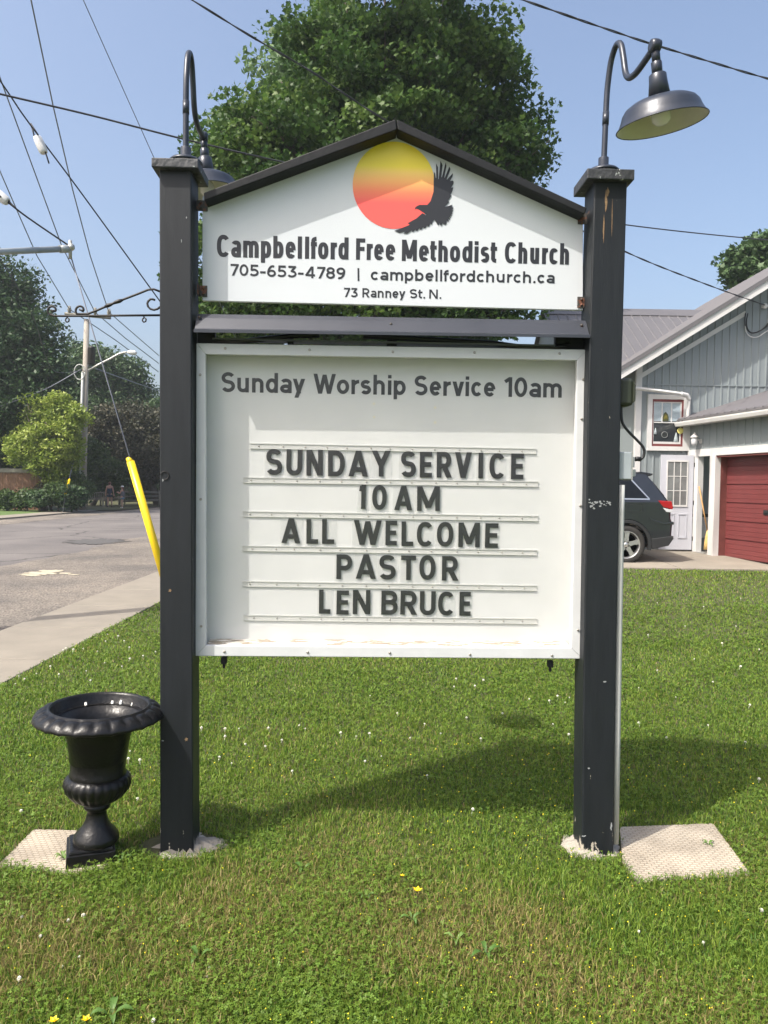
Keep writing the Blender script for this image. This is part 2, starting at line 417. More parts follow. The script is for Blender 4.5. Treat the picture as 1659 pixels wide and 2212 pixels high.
class MB:
    def __init__(self):
        self.v = []; self.f = []; self.sm = []
    def add(self, vs, fs, smooth=False):
        k = len(self.v)
        self.v += [tuple(p) for p in vs]
        self.f += [tuple(i + k for i in f) for f in fs]
        self.sm += [smooth] * len(fs)
        return self
    def box(self, x0, x1, y0, y1, z0, z1):
        vs = [(x, y, z) for z in (z0, z1) for y in (y0, y1) for x in (x0, x1)]
        return self.add(vs, [(0, 2, 3, 1), (4, 5, 7, 6), (0, 1, 5, 4), (2, 6, 7, 3), (0, 4, 6, 2), (1, 3, 7, 5)])
    def prism(self, poly, d0, d1, fn=None):
        """a (u, z) outline given depth from d0 to d1; fn maps (u, d, z) to a point"""
        fn = fn or (lambda u, d, z: (u, d, z))
        n = len(poly)
        vs = [fn(u, d0, z) for u, z in poly] + [fn(u, d1, z) for u, z in poly]
        fs = [tuple(range(n)), tuple(range(2 * n - 1, n - 1, -1))] + [(i, (i + 1) % n, n + (i + 1) % n, n + i) for i in range(n)]
        return self.add(vs, fs)
    def slab(self, pts, up):
        """a sheet of given corner points, thickened by the vector up"""
        n = len(pts); up = Vector(up)
        vs = [Vector(p) for p in pts]; vs = vs + [p + up for p in vs]
        return self.add(vs, [tuple(range(n)), tuple(range(2 * n - 1, n - 1, -1))] + [(i, (i + 1) % n, n + (i + 1) % n, n + i) for i in range(n)])
    def tube(self, pts, r, n=8, caps=True, flat=None):
        pts = [Vector(p) for p in pts]
        m = len(pts)
        rs = r if isinstance(r, (list, tuple)) else [r] * m
        vs = []; up = None
        for i, p in enumerate(pts):
            t = (pts[min(i + 1, m - 1)] - pts[max(i - 1, 0)])
            t = t.normalized() if t.length > 1e-9 else Vector((0, 0, 1))
            if up is None:
                up = Vector((0, 0, 1)) if abs(t.z) < 0.9 else Vector((0, 1, 0))
                if flat: up = Vector(flat)
            s = t.cross(up)
            s = s.normalized() if s.length > 1e-6 else t.orthogonal().normalized()
            up = s.cross(t).normalized()
            for k in range(n):
                a = 2 * math.pi * k / n
                vs.append(p + (s * math.cos(a) + up * math.sin(a)) * rs[i])
        fs = [(i * n + k, i * n + (k + 1) % n, (i + 1) * n + (k + 1) % n, (i + 1) * n + k) for i in range(m - 1) for k in range(n)]
        self.add(vs, fs, True)
        if caps:
            k0 = len(self.v) - len(vs)
            self.f += [tuple(k0 + k for k in range(n))[::-1], tuple(k0 + (m - 1) * n + k for k in range(n))]
            self.sm += [False, False]
        return self
    def lathe(self, prof, n=32, mtx=None, mod=None, caps=(True, True)):
        mtx = mtx or Matrix.Identity(4)
        vs = []
        for j, (r, z) in enumerate(prof):
            for k in range(n):
                a = 2 * math.pi * k / n
                rr, zz = mod(r, z, a, j) if mod else (r, z)
                vs.append(mtx @ Vector((rr * math.cos(a), rr * math.sin(a), zz)))
        m = len(prof)
        fs = [(j * n + k, j * n + (k + 1) % n, (j + 1) * n + (k + 1) % n, (j + 1) * n + k) for j in range(m - 1) for k in range(n)]
        self.add(vs, fs, True)
        k0 = len(self.v) - len(vs)
        if caps[0] and prof[0][0] > 1e-6: self.f.append(tuple(k0 + k for k in range(n))[::-1]); self.sm.append(False)
        if caps[1] and prof[-1][0] > 1e-6: self.f.append(tuple(k0 + (m - 1) * n + k for k in range(n))); self.sm.append(False)
        return self
    def ball(self, c, r, n=14, sq=(1, 1, 1)):
        c = Vector(c); m = max(6, n // 2)
        prof = [(max(1e-5, r * math.sin(math.pi * i / m)), -r * math.cos(math.pi * i / m)) for i in range(m + 1)]
        return self.lathe(prof, n, Matrix.Translation(c) @ Matrix.Diagonal((*sq, 1)))
    def build(self, name, m, parent=None, origin=None, bevel=0.0, label=None, solid=0.0):
        root = parent
        while root is not None and root not in ORI: root = root.parent
        off = ORI[root] if root is not None else Vector(origin or (0, 0, 0))
        me = bpy.data.meshes.new(name)
        me.from_pydata([tuple(Vector(p) - off) for p in self.v], [], self.f)
        me.polygons.foreach_set("use_smooth", self.sm)
        bm = bmesh.new(); bm.from_mesh(me)
        bmesh.ops.recalc_face_normals(bm, faces=bm.faces)
        bm.to_mesh(me); bm.free()
        me.materials.append(m if not isinstance(m, str) else MT[m])
        o = bpy.data.objects.new(name, me)
        COL.objects.link(o)
        if parent is not None: o.parent = parent
        else: o.location = off
        if solid:
            s = o.modifiers.new("thickness", 'SOLIDIFY'); s.thickness = solid; s.offset = -1
        if bevel:
            b = o.modifiers.new("bevel", 'BEVEL'); b.width = bevel; b.segments = 2; b.limit_method = 'ANGLE'; b.angle_limit = math.radians(35)
        if label: o['label'] = label
        return o

def np_mesh(name, V, F, m, parent=None, origin=(0, 0, 0), attr=None, color=None, smooth=False):
    """V (n,3); F list of (k,m) index arrays, one per face size"""
    root = parent
    while root is not None and root not in ORI: root = root.parent
    off = ORI[root] if root is not None else Vector(origin)
    V = np.asarray(V, dtype=np.float32) - np.array(off, dtype=np.float32)
    me = bpy.data.meshes.new(name)
    me.vertices.add(len(V)); me.vertices.foreach_set("co", V.ravel())
    loops = np.concatenate([f.ravel() for f in F]).astype(np.int32)
    counts = np.concatenate([np.full(len(f), f.shape[1]) for f in F]).astype(np.int32)
    starts = np.concatenate([[0], np.cumsum(counts)[:-1]]).astype(np.int32)
    me.loops.add(len(loops)); me.loops.foreach_set("vertex_index", loops)
    me.polygons.add(len(counts)); me.polygons.foreach_set("loop_start", starts)
    try: me.polygons.foreach_set("loop_total", counts)
    except Exception: pass
    if smooth: me.polygons.foreach_set("use_smooth", np.ones(len(counts), dtype=bool))
    if attr is not None:
        a = me.attributes.new("tint", 'FLOAT', 'POINT'); a.data.foreach_set("value", attr.astype(np.float32))
    if color is not None:
        a = me.attributes.new("col", 'FLOAT_COLOR', 'POINT')
        a.data.foreach_set("color", np.concatenate([color, np.ones((len(color), 1))], 1).astype(np.float32).ravel())
    me.update(calc_edges=True)
    me.materials.append(m)
    o = bpy.data.objects.new(name, me)
    COL.objects.link(o)
    if parent is not None: o.parent = parent
    else: o.location = off
    return o

def copy_of(o, parent=None, loc=None, rot=None, group=None, label=None):
    c = o.copy(); COL.objects.link(c)
    if parent is not None: c.parent = parent
    if loc is not None: c.location = loc
    if rot is not None: c.rotation_euler = rot
    if group: c['group'] = group
    if label: c['label'] = label
    return c

# ---- lettering: a sans-serif alphabet drawn as strokes of even weight
GW = dict(S=.62, U=.64, N=.68, D=.66, A=.74, Y=.70, E=.53, R=.63, V=.70, C=.66, M=.82, L=.50, W=1.0, O=.74, P=.60, T=.60, B=.63, F=.52,
          a=.52, m=.84, p=.55, b=.55, e=.54, f=.33, o=.56, r=.36, d=.55, t=.36, h=.52, s=.48, u=.52, n=.52, c=.50, y=.54, v=.53)
for _d in "023456789": GW[_d] = .58
GW['1'] = .32; GW['-'] = .36; GW['7'] = .54; GW['4'] = .62

def glyph(ch, W, H, t, X=None, D=None, sq=2.0):
    """strokes of one letter inside a box W wide, H high: ('s', points, closed) or ('d', x0, y0, x1, y1)"""
    X = X or H * .74; D = D or H * .22
    h = t / 2; L, R, T, B = h, W - h, H - h, h; cx = W / 2; rx = (W - t) / 2; Xt = X - h
    def arc(x, y, a, b, d0, d1, n=22):
        o = []
        for k in range(n + 1):
            q = math.radians(d0 + (d1 - d0) * k / n); c, s_ = math.cos(q), math.sin(q)
            o.append((x + a * math.copysign(abs(c) ** (2 / sq), c), y + b * math.copysign(abs(s_) ** (2 / sq), s_)))
        return o
    S = lambda p, c=False: ('s', p, c)
    ring = lambda y0, y1: S(arc(cx, (y0 + y1) / 2, rx, (y1 - y0) / 2, 0, 360, 44)[:-1], True)
    dg = lambda x0, y0, x1, y1: ('d', x0, y0, x1, y1, t * 1.06)
    if ch in 'O0': return [ring(B, T)]
    if ch == 'o': return [ring(B, Xt)]
    if ch == 'C': return [S(arc(h + rx * 1.1, H / 2, rx * 1.1, (H - t) / 2, 42, 318, 40))]
    if ch == 'c': return [S(arc(h + rx * 1.1, X / 2, rx * 1.1, (X - t) / 2, 42, 318, 36))]
    if ch == 'e': return [S([(L, X * .5), (R, X * .5)]), S(arc(cx, X / 2, rx, (X - t) / 2, 0, 318, 40))]
    if ch in 'Ss':
        Z = T if ch == 'S' else Xt; m = (Z + B) / 2 * 1.03; r1 = (Z - m) / 2; r2 = (m - B) / 2
        return [S(arc(cx, m + r1, rx * .95, r1, 28, 240, 24) + arc(cx, m - r2, rx, r2, 62, -152, 24))]
    if ch == 'a': return [S([(R, 0), (R, X * .68)] + arc(cx, X * .68, rx, Xt - X * .68, 6, 152, 18)), S(arc(cx - t * .04, h + (X * .60 - t) / 2, rx, (X * .60 - t) / 2, 0, 360, 36)[:-1], True)]
    if ch == 'b': return [S([(L, 0), (L, H)]), ring(B, Xt)]
    if ch == 'd': return [S([(R, 0), (R, H)]), ring(B, Xt)]
    if ch == 'p': return [S([(L, -D), (L, X)]), ring(B, Xt)]
    if ch in 'hn': return [S([(L, 0), (L, H if ch == 'h' else X)]), S(arc(cx, X * .62, rx, Xt - X * .62, 165, 0, 20) + [(R, 0)])]
    if ch == 'm':
        r2 = (W - t) / 4
        return [S([(L, 0), (L, X)]), S(arc(L + r2, X * .62, r2, Xt - X * .62, 165, 0, 16) + [(L + 2 * r2, 0)]), S(arc(L + 3 * r2, X * .62, r2, Xt - X * .62, 165, 0, 16) + [(R, 0)])]
    if ch == 'u': return [S([(R, 0), (R, X)]), S([(L, X)] + arc(cx, X * .38, rx, X * .38 - h, 180, 345, 20))]
    if ch == 'U': return [S([(L, H)] + arc(cx, H * .34, rx, H * .34 - h, 180, 360, 24) + [(R, H)])]
    if ch == 'r': return [S([(L, 0), (L, X)]), S(arc(W, X * .55, W - h, Xt - X * .55, 172, 92, 14))]
    if ch == 'f': x = W * .34 + h * .2; return [S([(x, 0), (x, H * .8)] + arc(W * 1.02, H * .8, W * 1.02 - x, T - H * .8, 180, 95, 12)), S([(0, Xt), (W, Xt)])]
    if ch == 't': x = W * .34 + h * .2; return [S([(x, X * 1.27), (x, X * .28)] + arc(W * 1.0, X * .28, W - x, X * .28 - h, 180, 262, 12)), S([(0, Xt), (W, Xt)])]
    if ch in 'lI|': return [S([(cx, -D * .4 if ch == '|' else 0), (cx, H)])]
    if ch == 'i': return [S([(cx, 0), (cx, X)]), S([(cx, H - t * .95), (cx, H)])]
    if ch == '.': return [S([(cx, 0), (cx, t)])]
    if ch == '-': return [S([(0, H * .36), (W, H * .36)])]
    if ch == 'v': return [dg(h, X, cx, 0), dg(W - h, X, cx, 0)]
    if ch == 'y': return [dg(h, X, cx + h * .2, 0), dg(W - h, X, W * .30, -D)]
    if ch == 'V': return [dg(h, H, cx, 0), dg(W - h, H, cx, 0)]
    if ch == 'A': return [dg(h, 0, cx, H), dg(W - h, 0, cx, H), S([(W * .22, H * .27), (W * .78, H * .27)])]
    if ch == 'Y': return [dg(h, H, cx, H * .42), dg(W - h, H, cx, H * .42), S([(cx, 0), (cx, H * .46)])]
    if ch == 'W': q = W * .30; return [dg(h, H, q, 0), dg(q, 0, cx, H * .96), dg(cx, H * .96, W - q, 0), dg(W - q, 0, W - h, H)]
    if ch == 'M': return [S([(L, 0), (L, H)]), S([(R, 0), (R, H)]), dg(L + h * .1, H, cx, H * .12), dg(R - h * .1, H, cx, H * .12)]
    if ch == 'N': return [S([(L, 0), (L, H)]), S([(R, 0), (R, H)]), dg(L + h * .1, H, R - h * .1, 0)]
    if ch == 'L': return [S([(L, 0), (L, H)]), S([(0, B), (W, B)])]
    if ch in 'EF':
        o = [S([(L, 0), (L, H)]), S([(0, T), (W, T)]), S([(0, H * .51), (W * .93, H * .51)])]
        return o + ([S([(0, B), (W, B)])] if ch == 'E' else [])
    if ch == 'T': return [S([(cx, 0), (cx, H)]), S([(0, T), (W, T)])]
    if ch == 'D': return [S([(L, 0), (L, H)]), S([(L, T)] + arc(W * .45, H / 2, W * .55 - h, (H - t) / 2, 90, -90, 24) + [(L, B)])]
    if ch in 'PR':
        m = H * .45; o = [S([(L, 0), (L, H)]), S([(L, T)] + arc(W * .5, (T + m) / 2, W * .5 - h - (t * .1 if ch == 'R' else 0), (T - m) / 2, 90, -90, 20) + [(L, m)])]
        return o + ([('d', W * .5, m, W - h, 0, t * 1.1)] if ch == 'R' else [])
    if ch == 'B':
        m = H * .52
        return [S([(L, 0), (L, H)]), S([(L, T)] + arc(W * .5, (T + m) / 2, W * .46 - h, (T - m) / 2, 90, -90, 18) + [(L, m)]), S([(L, m)] + arc(W * .5, (B + m) / 2, W * .5 - h, (m - B) / 2, 90, -90, 18) + [(L, B)])]
    if ch == '1': return [S([(W - h, 0), (W - h, H)]), dg(h * .9, H * .72, W - h * 1.6, H - h * .6)] if W < t * 1.6 else [S([(W - h, 0), (W - h, H)]), S([(0, H * .76), (W - t * .7, H - h * .9)])]
    if ch == '7': return [S([(0, T), (W, T)]), dg(W - h * 1.05, H - t * .6, W * .32, 0)]
    if ch == '4': return [S([(W * .72, 0), (W * .72, H)]), S([(0, H * .25), (W, H * .25)]), dg(h * .75, H * .25, W * .72 - h * .4, H)]
    if ch == '5': return [S([(W * .1, T), (W * .92, T)]), S([(W * .1 + h, H), (W * .1 + h * .8, H * .5)]), S([(W * .1 + h * .4, H * .53)] + arc(W * .45, H * .33, W * .55 - h, H * .33 - h, 110, -145, 26))]
    if ch == '3': return [S([(W * .06, T), (W * .9, T)]), dg(W * .82, T, W * .45, H * .55), S([(W * .36, H * .57)] + arc(W * .45, H * .31, W * .55 - h, H * .31 - h, 84, -148, 26))]
    if ch == '6': m = H * .31; return [S(arc(cx, m, rx, m - h, 0, 360, 40)[:-1], True), S(arc(W * .62, m, W * .62 - h, T - m, 180, 72, 20))]
    if ch == '9': m = H * .69; return [S(arc(cx, m, rx, T - m, 0, 360, 40)[:-1], True), S(arc(W * .38, m, W * .62 - h, m - h, 0, -108, 20))]
    if ch == '8': m = H * .53; return [S(arc(cx, (T + m) / 2, rx * .9, (T - m) / 2, 0, 360, 36)[:-1], True), S(arc(cx, (B + m) / 2, rx, (m - B) / 2, 0, 360, 36)[:-1], True)]
    return [S([(L, 0), (L, H)])]

def stroke_mesh(items, t, mb, place, k0=0):
    """each stroke a thin raised ribbon, every next one a hair prouder so no two faces share a plane"""
    for k, it in enumerate(items):
        dep = -0.0006 - 0.00007 * ((k0 + k) % 7)
        if it[0] == 'd':
            _, x0, y0, x1, y1, tt = it; sl_ = abs(math.atan2(x1 - x0, y1 - y0)); q = tt / max(.5, abs(math.cos(sl_) if abs(math.cos(sl_)) > .5 else .5)) / 2
            poly = [(x0 - q, y0), (x0 + q, y0), (x1 + q, y1), (x1 - q, y1)]
            mb.prism(poly, dep, 0.0002, lambda u, d, z: place(u, z, d)); continue
        p = it[1]; closed = it[2]; n = len(p); Lf, Rt = [], []
        for i in range(n):
            a = p[i - 1] if (i > 0 or closed) else p[i]; b = p[(i + 1) % n] if (i < n - 1 or closed) else p[i]
            e1 = Vector((p[i][0] - a[0], p[i][1] - a[1])); e2 = Vector((b[0] - p[i][0], b[1] - p[i][1]))
            if e1.length < 1e-9: e1 = e2
            if e2.length < 1e-9: e2 = e1
            e1.normalize(); e2.normalize()
            n1 = Vector((-e1.y, e1.x)); n2 = Vector((-e2.y, e2.x)); m = n1 + n2
            m = m / max(.5, m.dot(n1)) if m.length > 1e-6 else n1
            Lf.append((p[i][0] + m.x * t / 2, p[i][1] + m.y * t / 2)); Rt.append((p[i][0] - m.x * t / 2, p[i][1] - m.y * t / 2))
        vs = []
        for i in range(n): vs += [place(*Lf[i], dep), place(*Rt[i], dep), place(*Lf[i], 0.0002), place(*Rt[i], 0.0002)]
        fs = []
        for i in range(n if closed else n - 1):
            a, b = 4 * i, 4 * ((i + 1) % n)
            fs += [(a, a + 1, b + 1, b), (a, b, b + 2, a + 2), (a + 1, a + 3, b + 3, b + 1)]
        if not closed: fs += [(0, 2, 3, 1), (4 * n - 4, 4 * n - 3, 4 * n - 1, 4 * n - 2)]
        mb.add(vs, fs)

def lettering(mb, s, a, b, H, tw, d, X=.74, sq=2.0, gap=.15):
    """lay a word on the sign plane d, its base line from pixel a to pixel b, capitals H pixels high, strokes tw of that"""
    ua, za = SL(*a, d); ub, zb = SL(*b, d)
    W = math.hypot(ub - ua, zb - za); hm = H * (3.25 + d) / FOC; t = hm * tw
    ex = ((ub - ua) / W, (zb - za) / W)
    fixed = {'l', 'i', 'I', '.', '|'}; rnd = set('OoCcebdpSsUaDRB0689325')
    nat = sum(0 if c in fixed else (.30 if c == ' ' else GW[c]) for c in s); nf = sum(1 for c in s if c in fixed)
    gaps = []
    for i in range(len(s) - 1): gaps.append(gap * (1 if s[i] not in rnd and s[i + 1] not in rnd else .72) * (0.55 if s[i] in 'rftTFvy7LVAWY' or s[i + 1] in 'ftTvyVAWY' else 1))
    k = (W - nf * t) / max(1e-6, nat + sum(gaps))
    x = 0
    for i, c in enumerate(s):
        w_ = t if c in fixed else (.30 if c == ' ' else GW[c]) * k
        if c != ' ': stroke_mesh(glyph(c, w_, hm, t, hm * X, None, sq), t, mb, lambda u, z, dd, x=x: (ua + (u + x) * ex[0] - z * ex[1], d + dd, za + (u + x) * ex[1] + z * ex[0]), i)
        x += w_ + (gaps[i] * k if i < len(s) - 1 else 0)

# value noise for scattering
_tab = NR.rand(256, 256)
def vnoise(x, y, s):
    x = np.asarray(x) * s + 57.3; y = np.asarray(y) * s + 91.7
    xi = np.floor(x).astype(int); yi = np.floor(y).astype(int)
    fx = x - xi; fy = y - yi; fx = fx * fx * (3 - 2 * fx); fy = fy * fy * (3 - 2 * fy)
    t = lambda i, j: _tab[(xi + i) % 256, (yi + j) % 256]
    return (t(0, 0) * (1 - fx) + t(1, 0) * fx) * (1 - fy) + (t(0, 1) * (1 - fx) + t(1, 1) * fx) * fy

def sstep(a, b, x):
    t = np.clip((np.asarray(x, dtype=float) - a) / (b - a), 0, 1)
    return t * t * (3 - 2 * t)

def hgt(x, y):
    """height of the lawn: nearly level at the sign, rising a little to the house on the right"""
    base = 0.16 * sstep(6.5, 13.5, y) * sstep(0.0, 4.0, x)
    return base + 0.018 * (vnoise(x, y, 0.9) - 0.5) + 0.05 * sstep(-2.2, -3.0, x) * 0

# ------------------------------------------------------------------ the ground
def sheet(name, pts, m, z=None):
    mb = MB(); vs = [(p[0], p[1], p[2] if len(p) > 2 else z) for p in pts]
    mb.add(vs, [tuple(range(len(vs)))])
    o = mb.build(name, m)
    return tag(o, kind='structure')

sheet("ground", [(-900, -300), (900, -300), (900, 1500), (-900, 1500)], 'farlawn', -0.16)
# street: along y, left of the walk
sheet("road", [(-14.6, -40), (-6.4, -40), (-6.4, 400), (-14.6, 400)], 'asphalt', -0.075)
# gravel shoulder between walk and road with a ragged edge over the asphalt
gp = [(-3.9, -40), (-3.9, 400), (-7.2, 400)]
yy = 120.0
while yy > 0:
    gp.append((-7.45 + 0.28 * math.sin(yy * 0.8) * RN.random() + 0.12 * RN.uniform(-1, 1), yy)); yy -= 0.7
gp += [(-7.3, -40)]
sheet("gravel_shoulder", gp, 'gravel', -0.068)
sheet("gravel_verge", [(-16.3, -40), (-14.4, -40), (-14.4, 400), (-16.3, 400)], 'gravel', -0.066)
mb = MB()
for k in range(60):
    y0 = 1.03 + k * 1.5 - 9.3
    mb.box(-4.05, -2.98, y0 + 0.006, y0 + 1.494, -0.12, 0.012)
tag(mb.build("sidewalk", 'concrete', bevel=0.008), kind='structure')
mb = MB(); mb.box(-17.6, -16.3, -10, 120, -0.12, 0.0)
tag(mb.build("far_sidewalk", 'concrete'), kind='structure')
# patches on the road surface
def blot(name, c, rx, ry, m, z, label, cat, n=70):
    mb = MB()
    pts = []
    for k in range(n):
        a = 2 * math.pi * k / n; q = RN.uniform(0.55, 1.1)
        pts.append((c[0] + rx * q * math.cos(a), c[1] + ry * q * math.sin(a), z))
    mb.slab(pts, (0, 0, 0.004))
    return tag(mb.build(name, m, origin=(c[0], c[1], z)), kind='structure')
blot("road_patch", G(205, 1170, -0.07), 0.9, 1.2, 'patch', -0.064, "", "")
for px_, py_, a_, b_ in ((88, 1238, .34, .26), (112, 1233, .26, .2), (70, 1242, .2, .16), (140, 1238, .15, .12), (160, 1241, .1, .07), (52, 1240, .1, .08)):
    blot("spilled_sand", G(px_, py_, -0.06), a_, b_, 'chalk', -0.0635, "", "", 40)
sheet("shade_sheet", [(-40, 43.2), (-15.4, 43.2), (-15.4, 75), (-40, 75)], 'soil', 0.004)  # dark sheet whose colour stands in for the tree shade behind the benches
sheet("far_lawn", [(-60, 15), (-17.6, 15), (-17.6, 43.0), (-60, 43.0)], 'farlawn', 0.0)

# lawn base sheet (a grid that follows hgt)
xs = np.concatenate([np.linspace(-2.98, 16, 90)]); ys = np.concatenate([np.linspace(-1.0, 14.0, 70), np.linspace(14.6, 42, 20)])
XX, YY = np.meshgrid(xs, ys); ZZ = hgt(XX, YY)
V = np.stack([XX.ravel(), YY.ravel(), ZZ.ravel()], 1)
nx = len(xs); idx = np.arange(len(V)).reshape(len(ys), nx)
F4 = np.stack([idx[:-1, :-1].ravel(), idx[:-1, 1:].ravel(), idx[1:, 1:].ravel(), idx[1:, :-1].ravel()], 1)
tag(np_mesh("lawn", V, [F4], MT['soil'], smooth=True), kind='structure')

# driveway: gently sloping slabs up to the house
mb = MB()
def dz(y): return 0.165 + 0.12 * max(0.0, min(1.0, (y - 13.9) / 2.6))
for (xa, xb) in ((-3.0, 0.0), (0.0, 3.0), (3.0, 5.4), (5.4, 7.35)):
    for (ya, yb) in ((13.75, 15.4), (15.4, 17.2)):
        mb.slab([(xa + .008, ya + .008, dz(ya) - 0.2), (xb - .008, ya + .008, dz(ya) - 0.2), (xb - .008, yb - .008, dz(yb) - 0.2), (xa + .008, yb - .008, dz(yb) - 0.2)], (0, 0, 0.22))
tag(mb.build("driveway", 'drive'), kind='structure')
sheet("driveway_joints", [(-3, 13.78, 0.09), (7.3, 13.78, 0.09), (7.3, 17.2, 0.2), (-3, 17.2, 0.2)], 'soil')

# ------------------------------------------------------------------ the church sign
sign = thing("church_sign", "tall white church sign with gabled board and letter cabinet between two charcoal posts", "sign", S0, rotz=SYAW, local=True)

def poly_post(name, rows, m, label):
    """rows: (left px, right px, y px) on the front face, 0.14 m deep"""
    mb = MB(); n = len(rows); vs = []
    for (l, r, y) in rows:
        ul, z = SL(l, y, 0); ur, z2 = SL(r, y, 0)
        zz = (z + z2) / 2
        vs += [(ul, 0, zz), (ur, 0, zz), (ur, 0.14, zz), (ul, 0.14, zz)]
    fs = [(0, 1, 2, 3), tuple(4 * (n - 1) + k for k in (3, 2, 1, 0))]
    for i in range(n - 1):
        for k in range(4):
            fs.append((4 * i + k, 4 * i + (k + 1) % 4, 4 * i + 4 + (k + 1) % 4, 4 * i + 4 + k))
    mb.add(vs, fs)
    return mb.build(name, m, sign, bevel=0.006, label=label)

pl = poly_post("post", [(345.5, 417, 1890), (345, 415.5, 1400), (344.5, 414.5, 900), (344, 413.5, 362)], 'post', "left post with clean charcoal paint")
pr = poly_post("post", [(1256, 1325, 1895), (1260.5, 1331, 1450), (1270.5, 1342.5, 834), (1284, 1355.5, 386)], 'post2', "right post with chipped weathered paint")
def post_cap(px0, px1, pyt, pyb, parent):
    d0 = -0.032
    ua, zt = SL(px0, pyt, d0); ub, zt2 = SL(px1, pyt, d0); _, zb = SL((px0 + px1) / 2, pyb, d0)
    mb = MB(); zt = (zt + zt2) / 2
    mb.box(ua, ub, d0, 0.178, zb, zt)
    mb.build("post_cap", 'cap', parent, bevel=0.004)
    return zt, (ua + ub) / 2
capL = post_cap(326.7, 428.5, 341, 361.5, pl)
capR = post_cap(1269, 1371.5, 364, 387, pr)

def flakes(name, parent, spots, m, seed, d=-0.0012):
    """single ragged patches of missing paint: (px, py, width, height, how many separate parts)"""
    r_ = random.Random(seed); k = 3.25 / FOC; q = 0
    for (px, py, w_, h_, n) in spots:
        for _ in range(n):
            u0, z0 = SL(px + (r_.gauss(0, w_ * .33) if n > 1 else 0), py + (r_.gauss(0, h_ * .33) if n > 1 else 0), 0)
            f = 1.0 if n == 1 else r_.uniform(.12, .38); q += 1
            a = [(u0 + f * w_ * k * .5 * math.cos(t) * r_.uniform(.35, 1.1), z0 + f * h_ * k * .5 * math.sin(t) * r_.uniform(.35, 1.1)) for t in [i * 0.4488 for i in range(14)]]
            mb = MB(); mb.prism(a, d - 0.00003 * q, 0.004); mb.build(name, m, parent)
MT['knot'] = mat("raw knot wood", (0.20, 0.13, 0.07), 0.8, var=0.4, vscale=60)
MT['bare'] = mat("bare chipped primer", (0.26, 0.275, 0.28), 0.7, var=0.2, vscale=60)
flakes("paint_scuff", pr, [(1283, 1087, 20, 16, 14), (1309, 1086, 20, 14, 14)], MT['bare'], 4)
flakes("paint_flake", pr, [(1306, 1473, 9, 5, 1), (1272, 1660, 6, 4, 1), (1320, 1785, 5, 20, 1), (1262, 1806, 11, 4, 1)], MT['bare'], 5)
flakes("wood_split", pr, [(1309, 435, 6, 55, 1), (1304, 500, 4, 70, 1), (1322, 470, 2.5, 80, 1), (1313, 415, 7, 24, 1)], MT['knot'], 6)
flakes("wood_knot", pl, [(367, 1276, 9, 11, 1), (403, 1597, 9, 12, 1)], MT['knot'], 7)
flakes("paint_flake", pl, [(392, 520, 3, 9, 1), (352, 1600, 6, 3, 1), (403, 470, 3, 6, 1)], MT['bare'], 8)
_ru, _rz = SL(356, 1027, 0)
MB().tube([(_ru + 0.017 * math.cos(t), -0.003, _rz + 0.017 * math.sin(t)) for t in np.linspace(-1.9, 3.0, 22)], 0.0018, 6).build("hook_ring", 'iron', pl)
flakes("paint_flake", pl, [(352, 1037, 4, 8, 1)], MT['bare'], 9)

# gable board
DP = 0.100
gb = [SL(*K2(180, 703), DP), SL(*K2(1541, 737), DP), SL(*K2(1541, 380), DP), SL(*K2(874, 80), DP), SL(*K2(180, 330), DP)]
mb = MB(); mb.prism(gb, DP, DP + 0.02)
board = mb.build("gable_board", 'board', sign, bevel=0.002)
# lettering on the board
def words(name, items, parent, m='ink', d=DP - 0.0004, **kw):
    mb = MB()
    for (s, a, b, h, tw) in items: lettering(mb, s, a, b, h, tw, d, **kw)
    return mb.build(name, m, parent)
for it in (("Campbellford", K2(232, 546.5), K2(702, 556), 46.5, 0.188), ("Free", K2(729, 556.5), K2(869, 559.5), 45, 0.188), ("Methodist", K2(893, 561), K2(1233, 568), 45, 0.188), ("Church", K2(1261, 569), K2(1490, 574), 45, 0.188)):
    words("name_word", [it], board, X=.755, sq=2.5, gap=.17)
words("phone_number", [("705-653-4789", K2(280, 613), K2(690, 626.5), 24.5, 0.175)], board, gap=.14)
words("divider", [("|", K2(735, 629), K2(740, 629), 25.0, 0.15)], board)
words("web_address", [("campbellfordchurch.ca", K2(782, 629.5), K2(1439, 641.5), 24.5, 0.18)], board, X=.74, gap=.17)
for w_, xa_, xb_ in (("73", 686, 735), ("Ranney", 752, 905), ("St.", 921, 976), ("N.", 991, 1034)):
    words("address_word", [(w_, K2(xa_, 690 + 6.5 * (xa_ - 686) / 348), K2(xb_, 690 + 6.5 * (xb_ - 686) / 348), 19.5, 0.175)], board, X=.75, gap=.16)
